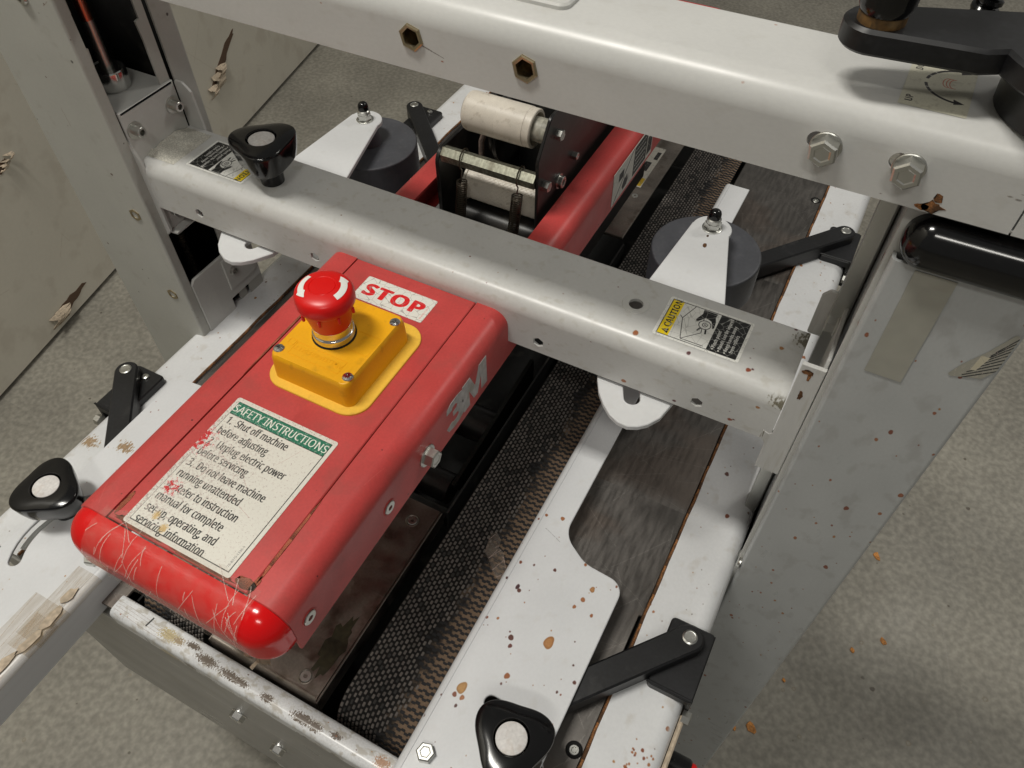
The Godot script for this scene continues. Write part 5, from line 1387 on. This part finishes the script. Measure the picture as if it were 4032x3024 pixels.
# ---------------------------------------------------------------- emergency stop
func build_emergency_stop() -> void:
	var c := Vector3(-0.002, 0, 0.121)
	var y0 := 0.8502
	# box with rounded corners and a slight draft
	var g := Geo.new(); var n := 0
	var rings := []
	for q in [[0.0, 0.0008, 0.006], [0.020, 0.0, 0.006], [0.0236, -0.0008, 0.006], [0.0246, -0.0018, 0.0055]]:
		var w: float = 0.034 + q[1]; var l: float = 0.038 + q[1]
		rings.append([rounded(pv([-w, -l, w, -l, w, l, -w, l]), q[2], 6), y0 + 0.0024 + q[0] - 0.0024])
	for k in rings.size() - 1:
		var A: PackedVector2Array = rings[k][0]; var B: PackedVector2Array = rings[k + 1][0]; n = A.size()
		for i in n:
			var j := (i + 1) % n
			g.quad(c + Vector3(A[j].x, rings[k][1], A[j].y), c + Vector3(A[i].x, rings[k][1], A[i].y), c + Vector3(B[i].x, rings[k + 1][1], B[i].y), c + Vector3(B[j].x, rings[k + 1][1], B[j].y))
	var yt: float = rings[-1][1]
	var capo := PackedVector2Array()
	for q in rings[-1][0]: capo.append(Vector2(q.x + c.x, q.y + c.z))
	g.ey(capo, yt - 0.001, yt)
	var box := part("emergency_stop", g, M.yellow, sealer, "yellow emergency stop box with red mushroom button on the red cover", 45)
	g = Geo.new(); g.ey(rounded(pv([-0.0435, 0.0705, 0.042, 0.0705, 0.042, 0.1665, -0.0435, 0.1665]), 0.017, 8), y0, y0 + 0.0018, [], 0.0005)
	part("base_plate", g, M.yellow_plate, box, "pale yellow plate under the stop box")
	for q in [[-0.0315, 0.1510], [0.0275, 0.1505], [0.0275, 0.0915], [-0.0315, 0.0915]]:
		screw(pan_head(0.0040, 0.0014), box, Vector3(q[0], yt, q[1]), Vector3.UP, q[0] * 40, "screw", M.bright)
	# raised frames and maker's letters on the box top
	g = Geo.new()
	for f in [[-0.0235, 0.0195, 0.1395, 0.1515], [0.0095, 0.0285, 0.1105, 0.1290], [-0.0300, -0.0245, 0.1385, 0.1440]]:
		var e := 0.0003
		g.box(Vector3(f[0], yt, f[2]), Vector3(f[1], yt + 0.0002, f[2] + e)); g.box(Vector3(f[0], yt, f[3] - e), Vector3(f[1], yt + 0.0002, f[3]))
		g.box(Vector3(f[0], yt, f[2] + e), Vector3(f[0] + e, yt + 0.0002, f[3] - e)); g.box(Vector3(f[1] - e, yt, f[2] + e), Vector3(f[1], yt + 0.0002, f[3] - e))
	part("raised_frame", g, M.yellow, box)
	var f := SystemFont.new(); f.font_names = PackedStringArray(["Droid Sans"]); f.font_weight = 700
	for t in [["ALLEN-BRADLEY", Vector3(-0.004, yt, 0.1445), 0.000062], ["AB", Vector3(0.0160, yt, 0.1455), 0.00009]]:
		var tm := TextMesh.new(); tm.text = t[0]; tm.font = f; tm.font_size = 48; tm.depth = 0.0004; tm.pixel_size = t[2]; tm.curve_step = 3.0
		put("raised_letters", tm, M.yellow, box, "", Transform3D(Basis(Vector3(-1, 0, 0), Vector3(0, 0, 1), Vector3(0, 1, 0)), t[1]))
	# chromed collar and red button
	var at := Transform3D(Basis(), Vector3(c.x - 0.003, 0, c.z))
	g = Geo.new(); g.lathe([Vector2(0, yt), Vector2(0.0162, yt), Vector2(0.0162, yt + 0.0006), Vector2(0, yt + 0.0006)], 40, at)
	part("gasket", g, M.hole, box)
	g = Geo.new(); g.lathe([Vector2(0.0154, yt + 0.0006), Vector2(0.0154, yt + 0.0052), Vector2(0.0150, yt + 0.0060), Vector2(0.0144, yt + 0.0063), Vector2(0.0141, yt + 0.0070), Vector2(0.0144, yt + 0.0078), Vector2(0.0144, yt + 0.0128), Vector2(0.0135, yt + 0.0132), Vector2(0, yt + 0.0132)], 48, at)
	part("collar", g, M.bright, box, "shiny metal collar")
	g = Geo.new()
	var pr := [Vector2(0.0138, 0.886), Vector2(0.0142, 0.8875), Vector2(0.0166, 0.8985), Vector2(0.0180, 0.9045), Vector2(0.0184, 0.9066), Vector2(0.0199, 0.9072), Vector2(0.0206, 0.9088), Vector2(0.0208, 0.9118), Vector2(0.0206, 0.9148), Vector2(0.0198, 0.9174), Vector2(0.0184, 0.9190), Vector2(0.0160, 0.9202), Vector2(0.0130, 0.9211), Vector2(0.0095, 0.9217), Vector2(0.0090, 0.9213), Vector2(0.0086, 0.9217), Vector2(0, 0.9221)]
	g.lathe(pr, 64, at)
	for i in 9:
		var a := TAU * i / 9.0 + 0.2
		g.rbox(at.origin + Vector3(cos(a) * 0.0196, 0.9042, -sin(a) * 0.0196), Vector3(0.0022, 0.0058, 0.0022), 0.001, 2)
	var btn := part("button", g, M.button, box, "red twist-release mushroom button with white arrows")
	var top := func(r: float) -> float:
		for i in range(pr.size() - 1, 0, -1):
			if r >= pr[i].x and r <= pr[i - 1].x and pr[i].y > 0.91: return lerpf(pr[i].y, pr[i - 1].y, (r - pr[i].x) / (pr[i - 1].x - pr[i].x)) + 0.00025
		return 0.9229
	for s in [0, 1]:
		g = Geo.new()
		var a0 := deg_to_rad(162 + 180 * s); var a1 := deg_to_rad(250 + 180 * s)
		var P := func(r: float, a: float) -> Vector3: return at.origin + Vector3(cos(a) * r, top.call(r), -sin(a) * r)
		var m := 20
		for i in m:
			var t0 := float(i) / m; var t1 := float(i + 1) / m
			var wd := func(t: float) -> Vector2:
				# narrow ribbon that flares to a barbed head at its end
				if t < 0.72: return Vector2(0.0126, 0.0168)
				return Vector2(lerpf(0.0112, 0.0146, (t - 0.72) / 0.28), lerpf(0.0184, 0.0150, (t - 0.72) / 0.28))
			var w0: Vector2 = wd.call(t0 + 0.0001); var w1: Vector2 = wd.call(t1 - 0.0001)
			var b0 := lerpf(a0, a1, t0); var b1 := lerpf(a0, a1, t1)
			for k in 4:
				var r0 := lerpf(w0.x, w0.y, k / 4.0); var r1 := lerpf(w0.x, w0.y, (k + 1) / 4.0); var r2 := lerpf(w1.x, w1.y, (k + 1) / 4.0); var r3 := lerpf(w1.x, w1.y, k / 4.0)
				g.quad(P.call(r0, b0), P.call(r1, b0), P.call(r2, b1), P.call(r3, b1))
		part("arrow", g, M.arrow, btn, "", 70)

# ---------------------------------------------------------------- taping head dropped in between the red rails
func build_taping_head() -> void:
	var h := thing("taping_head", "black tape head with white rollers and two springs between the red rails", "taping head")
	var g := Geo.new()
	g.ex(rounded(pv([-0.093, 0.70, -0.093, 0.906, -0.116, 0.935, -0.40, 0.936, -0.40, 0.70]), [0.0, 0.008, 0.008, 0.0, 0.0], 5), 0.0495, 0.0525, [], 0.0006, true)
	part("side_plate", g, M.black_plate, h, "right black side plate")
	g = Geo.new()
	g.ex(rounded(pv([-0.090, 0.70, -0.090, 0.888, -0.40, 0.888, -0.40, 0.70]), [0.0, 0.012, 0.0, 0.0], 5), -0.0485, -0.0445, [], 0.0006, true)
	part("side_plate", g, M.black_plate, h, "left black side plate")
	# bolts through the right plate
	screw(hex_head(0.0085, 0.0058, 0.0), h, Vector3(0.0525, 0.9135, -0.1275), Vector3.RIGHT, 0.2)
	screw(hex_head(0.0062, 0.0050, 0.0), h, Vector3(0.0525, 0.8705, -0.1655), Vector3.RIGHT, 0.2)
	screw(hex_head(0.0085, 0.0058, 0.0), h, Vector3(0.0525, 0.8765, -0.1045), Vector3.RIGHT, 0.2)
	screw(socket_head(0.0056, 0.0052, 0.0072), h, Vector3(0.0525, 0.8615, -0.1355), Vector3.RIGHT, 0.2)
	# white roller on its hub
	var yr := 0.9125; var zr := -0.128
	g = Geo.new(); g.lathe([Vector2(0.0, -0.0335), Vector2(0.0145, -0.0335), Vector2(0.0165, -0.032), Vector2(0.0172, -0.029), Vector2(0.0172, 0.026), Vector2(0.0168, 0.0265), Vector2(0.0168, 0.0325), Vector2(0.0162, 0.0332), Vector2(0.0142, 0.0335), Vector2(0.0138, 0.0325), Vector2(0.0138, 0.028), Vector2(0, 0.028)], 44, axis(Vector3(0, yr, zr), Vector3.RIGHT))
	part("white_roller", g, M.nylon, h, "plain off-white nylon roller at the top")
	g = Geo.new(); g.lathe([Vector2(0, 0.02), Vector2(0.0105, 0.02), Vector2(0.0105, 0.0495), Vector2(0, 0.0495)], 30, axis(Vector3(0, yr, zr), Vector3.RIGHT))
	part("roller_hub", g, tiled(pic_mat(paint(64, 64, Color(0.64, 0.63, 0.58), 221, {"lo": 0.1, "hi": 0.15, "grime": 0.5}), 0.5), 0.04), h)
	# hex tie bar
	var yb := 0.8845; var zb := -0.0965
	g = Geo.new(); g.lathe([Vector2(0, -0.0425), Vector2(0.0068, -0.0425), Vector2(0.0074, -0.0418), Vector2(0.0074, 0.0494), Vector2(0, 0.0494)], 6, axis(Vector3(0, yb, zb), Vector3.RIGHT, 0.2))
	part("tie_bar", g, tiled(pic_mat(paint(128, 128, Color(0.62, 0.62, 0.56), 223, {"lo": 0.1, "hi": 0.2, "grime": 0.6, "grime_at": 0.6, "grime_color": Color(0.42, 0.4, 0.35)}), 0.4, 0.8), 0.05), h, "hexagonal steel tie bar")
	# knurled roller
	g = Geo.new(); g.lathe([Vector2(0, -0.031), Vector2(0.0165, -0.031), Vector2(0.017, -0.0305), Vector2(0.017, -0.0285), Vector2(0.0158, -0.028), Vector2(0.0158, 0.0445), Vector2(0.0172, 0.045), Vector2(0.0172, 0.048), Vector2(0, 0.048)], 44, axis(Vector3(0, 0.8455, -0.1195), Vector3.RIGHT))
	var kn := part("knurled_roller", g, M.nylon, h, "off-white roller with a knurled surface")
	g = Geo.new()
	for dirn in [-1.0, 1.0]:
		for i in 26:
			var pts := PackedVector3Array()
			for k in 14:
				var t := k / 13.0; var a: float = TAU * i / 26.0 + dirn * t * 4.2
				pts.append(Vector3(-0.0275 + 0.071 * t, 0.8455 + 0.0158 * sin(a), -0.1195 + 0.0158 * cos(a)))
			g.tube(pts, 0.00035, 3)
	part("knurl", g, M.nylon, kn).set_meta("kind", "stuff")
	# springs hooked over the tie bar
	for q in [[-0.0215, 0.866, -0.0905], [0.0345, 0.870, -0.0895]]:
		g = Geo.new(); var pts := PackedVector3Array()
		var top := Vector3(q[0], q[1], q[2]); var dn := Vector3(0.002 if q[0] < 0 else 0.0, -0.066, 0.016).normalized()
		for i in 9:
			var a := PI * 1.1 - PI * 1.35 * i / 8.0
			pts.append(Vector3(q[0] - 0.001 + 0.0002 * i, yb + 0.0095 * sin(a), zb - 0.0095 * cos(a) * -1.0))
		pts.append(top + Vector3(0, 0.002, 0.001))
		g.tube(pts, 0.0007, 6)
		var sp := part("spring", g, M.spring, h, "dark coil spring hooked over the tie bar")
		g = Geo.new(); pts = PackedVector3Array()
		var ax := axis(top, dn)
		for i in 420:
			var a := TAU * i / 13.0
			pts.append(ax * Vector3(0.0046 * cos(a), 0.0019 * i / 13.0, 0.0046 * sin(a)))
		g.tube(pts, 0.00068, 5)
		part("coil", g, M.spring, sp)
	# dark shafts behind: brass bush, hex spacer, tape disc
	g = Geo.new(); g.lathe([Vector2(0, -0.01), Vector2(0.0082, -0.01), Vector2(0.0088, -0.009), Vector2(0.0088, 0.006), Vector2(0, 0.006)], 24, axis(Vector3(0.009, 0.893, -0.145), Vector3.RIGHT))
	part("brass_bush", g, M.brass, h)
	g = Geo.new(); g.lathe([Vector2(0, 0.0), Vector2(0.0098, 0.0), Vector2(0.0098, 0.034), Vector2(0, 0.034)], 6, axis(Vector3(0.015, 0.893, -0.145), Vector3.RIGHT, 0.3))
	part("hex_spacer", g, M.dark_steel, h)
	g = Geo.new(); g.lathe([Vector2(0, -0.002), Vector2(0.03, -0.002), Vector2(0.031, 0), Vector2(0.03, 0.002), Vector2(0, 0.002)], 40, axis(Vector3(-0.008, 0.886, -0.155), Vector3.RIGHT))
	g.lathe([Vector2(0, -0.002), Vector2(0.026, -0.002), Vector2(0.027, 0), Vector2(0.026, 0.002), Vector2(0, 0.002)], 40, axis(Vector3(-0.016, 0.886, -0.158), Vector3.RIGHT))
	part("tape_disc", g, M.black_plate, h)
	g = Geo.new(); g.tube(PackedVector3Array([Vector3(-0.030, 0.835, -0.14), Vector3(-0.030, 0.874, -0.142), Vector3(-0.028, 0.9, -0.165)]), 0.0028, 8)
	part("tension_arm", g, tiled(pic_mat(paint(64, 64, Color(0.42, 0.36, 0.33), 225, {"lo": 0.2, "hi": 0.2}), 0.6), 0.03), h)
	g = Geo.new(); g.lathe([Vector2(0, -0.03), Vector2(0.016, -0.03), Vector2(0.016, 0.047), Vector2(0, 0.047)], 30, axis(Vector3(0, 0.812, -0.110), Vector3.RIGHT))
	part("rubber_roller", g, M.black_plate, h)
	g = Geo.new(); g.box(Vector3(-0.044, 0.71, -0.38), Vector3(0.049, 0.713, -0.10)); g.box(Vector3(-0.044, 0.713, -0.25), Vector3(0.049, 0.87, -0.247))
	part("head_frame", g, M.dark_inside, h)

# ---------------------------------------------------------------- loose bits
func build_loose() -> void:
	var g := Geo.new(); rng.seed = 230
	var o := pv([0.108, 0.104, 0.113, 0.101, 0.120, 0.106, 0.121, 0.113, 0.128, 0.116, 0.134, 0.125, 0.139, 0.131, 0.136, 0.142, 0.128, 0.137, 0.119, 0.128, 0.112, 0.123])
	var id := Geometry2D.triangulate_polygon(o)
	var nn := FastNoiseLite.new(); nn.seed = 3; nn.frequency = 70.0
	for i in range(0, id.size(), 3):
		var q := []
		for k in 3: q.append(Vector3(o[id[i + k]].x, 0.6462 + 0.0022 * (nn.get_noise_2d(o[id[i + k]].x, o[id[i + k]].y) + 0.5), o[id[i + k]].y))
		if (q[1] - q[0]).cross(q[2] - q[0]).y < 0: q.reverse()
		g.tri(q[0], q[1], q[2], Vector2(q[0].x, q[0].z) * 20, Vector2(q[1].x, q[1].z) * 20, Vector2(q[2].x, q[2].z) * 20)
	var fm := film(128, 128, 231, 0.30, 26); fm.albedo_color = Color(0.86, 0.86, 0.86); fm.texture_repeat = true
	var s := part("tape_scrap", g, fm, self, "", 5); tag(s, "torn scrap of clear tape lying on the woven belt beside the right guide", "tape scrap")
	var chips := [[0.568, -0.482, 0.011, "twin-lobed orange wood chip on the floor beside the upper part of the right column"], [0.609, -0.325, 0.008, "slim orange chip on the floor, farthest out from the right column"], [0.566, -0.286, 0.006, "small round orange chip on the floor between two larger ones"], [0.478, -0.184, 0.005, "pale tiny chip on the floor close to the column's lower edge"], [0.452, -0.088, 0.013, "largest orange chip on the floor, by the column's foot"], [0.428, -0.075, 0.006, "small orange crumb next to the largest chip on the floor"]]
	for c in chips:
		g = Geo.new(); var p := PackedVector2Array()
		for i in 9: p.append(Vector2(c[0], c[1]) + Vector2(cos(TAU * i / 9), sin(TAU * i / 9) * 0.6).rotated(0.8) * c[2] * (0.6 + 0.4 * rng.randf()))
		g.ey(p, 0.0002, 0.0025, [], 0.0006)
		var m := part("wood_chip", g, M.chip if M.has("chip") else chip_mat(), self); tag(m, c[3], "wood chip", "orange chips scattered on the floor")
func chip_mat() -> Material:
	M.chip = tiled(pic_mat(paint(64, 64, Color(0.76, 0.52, 0.28), 233, {"lo": 0.15, "hi": 0.15}), 0.8), 0.03)
	return M.chip
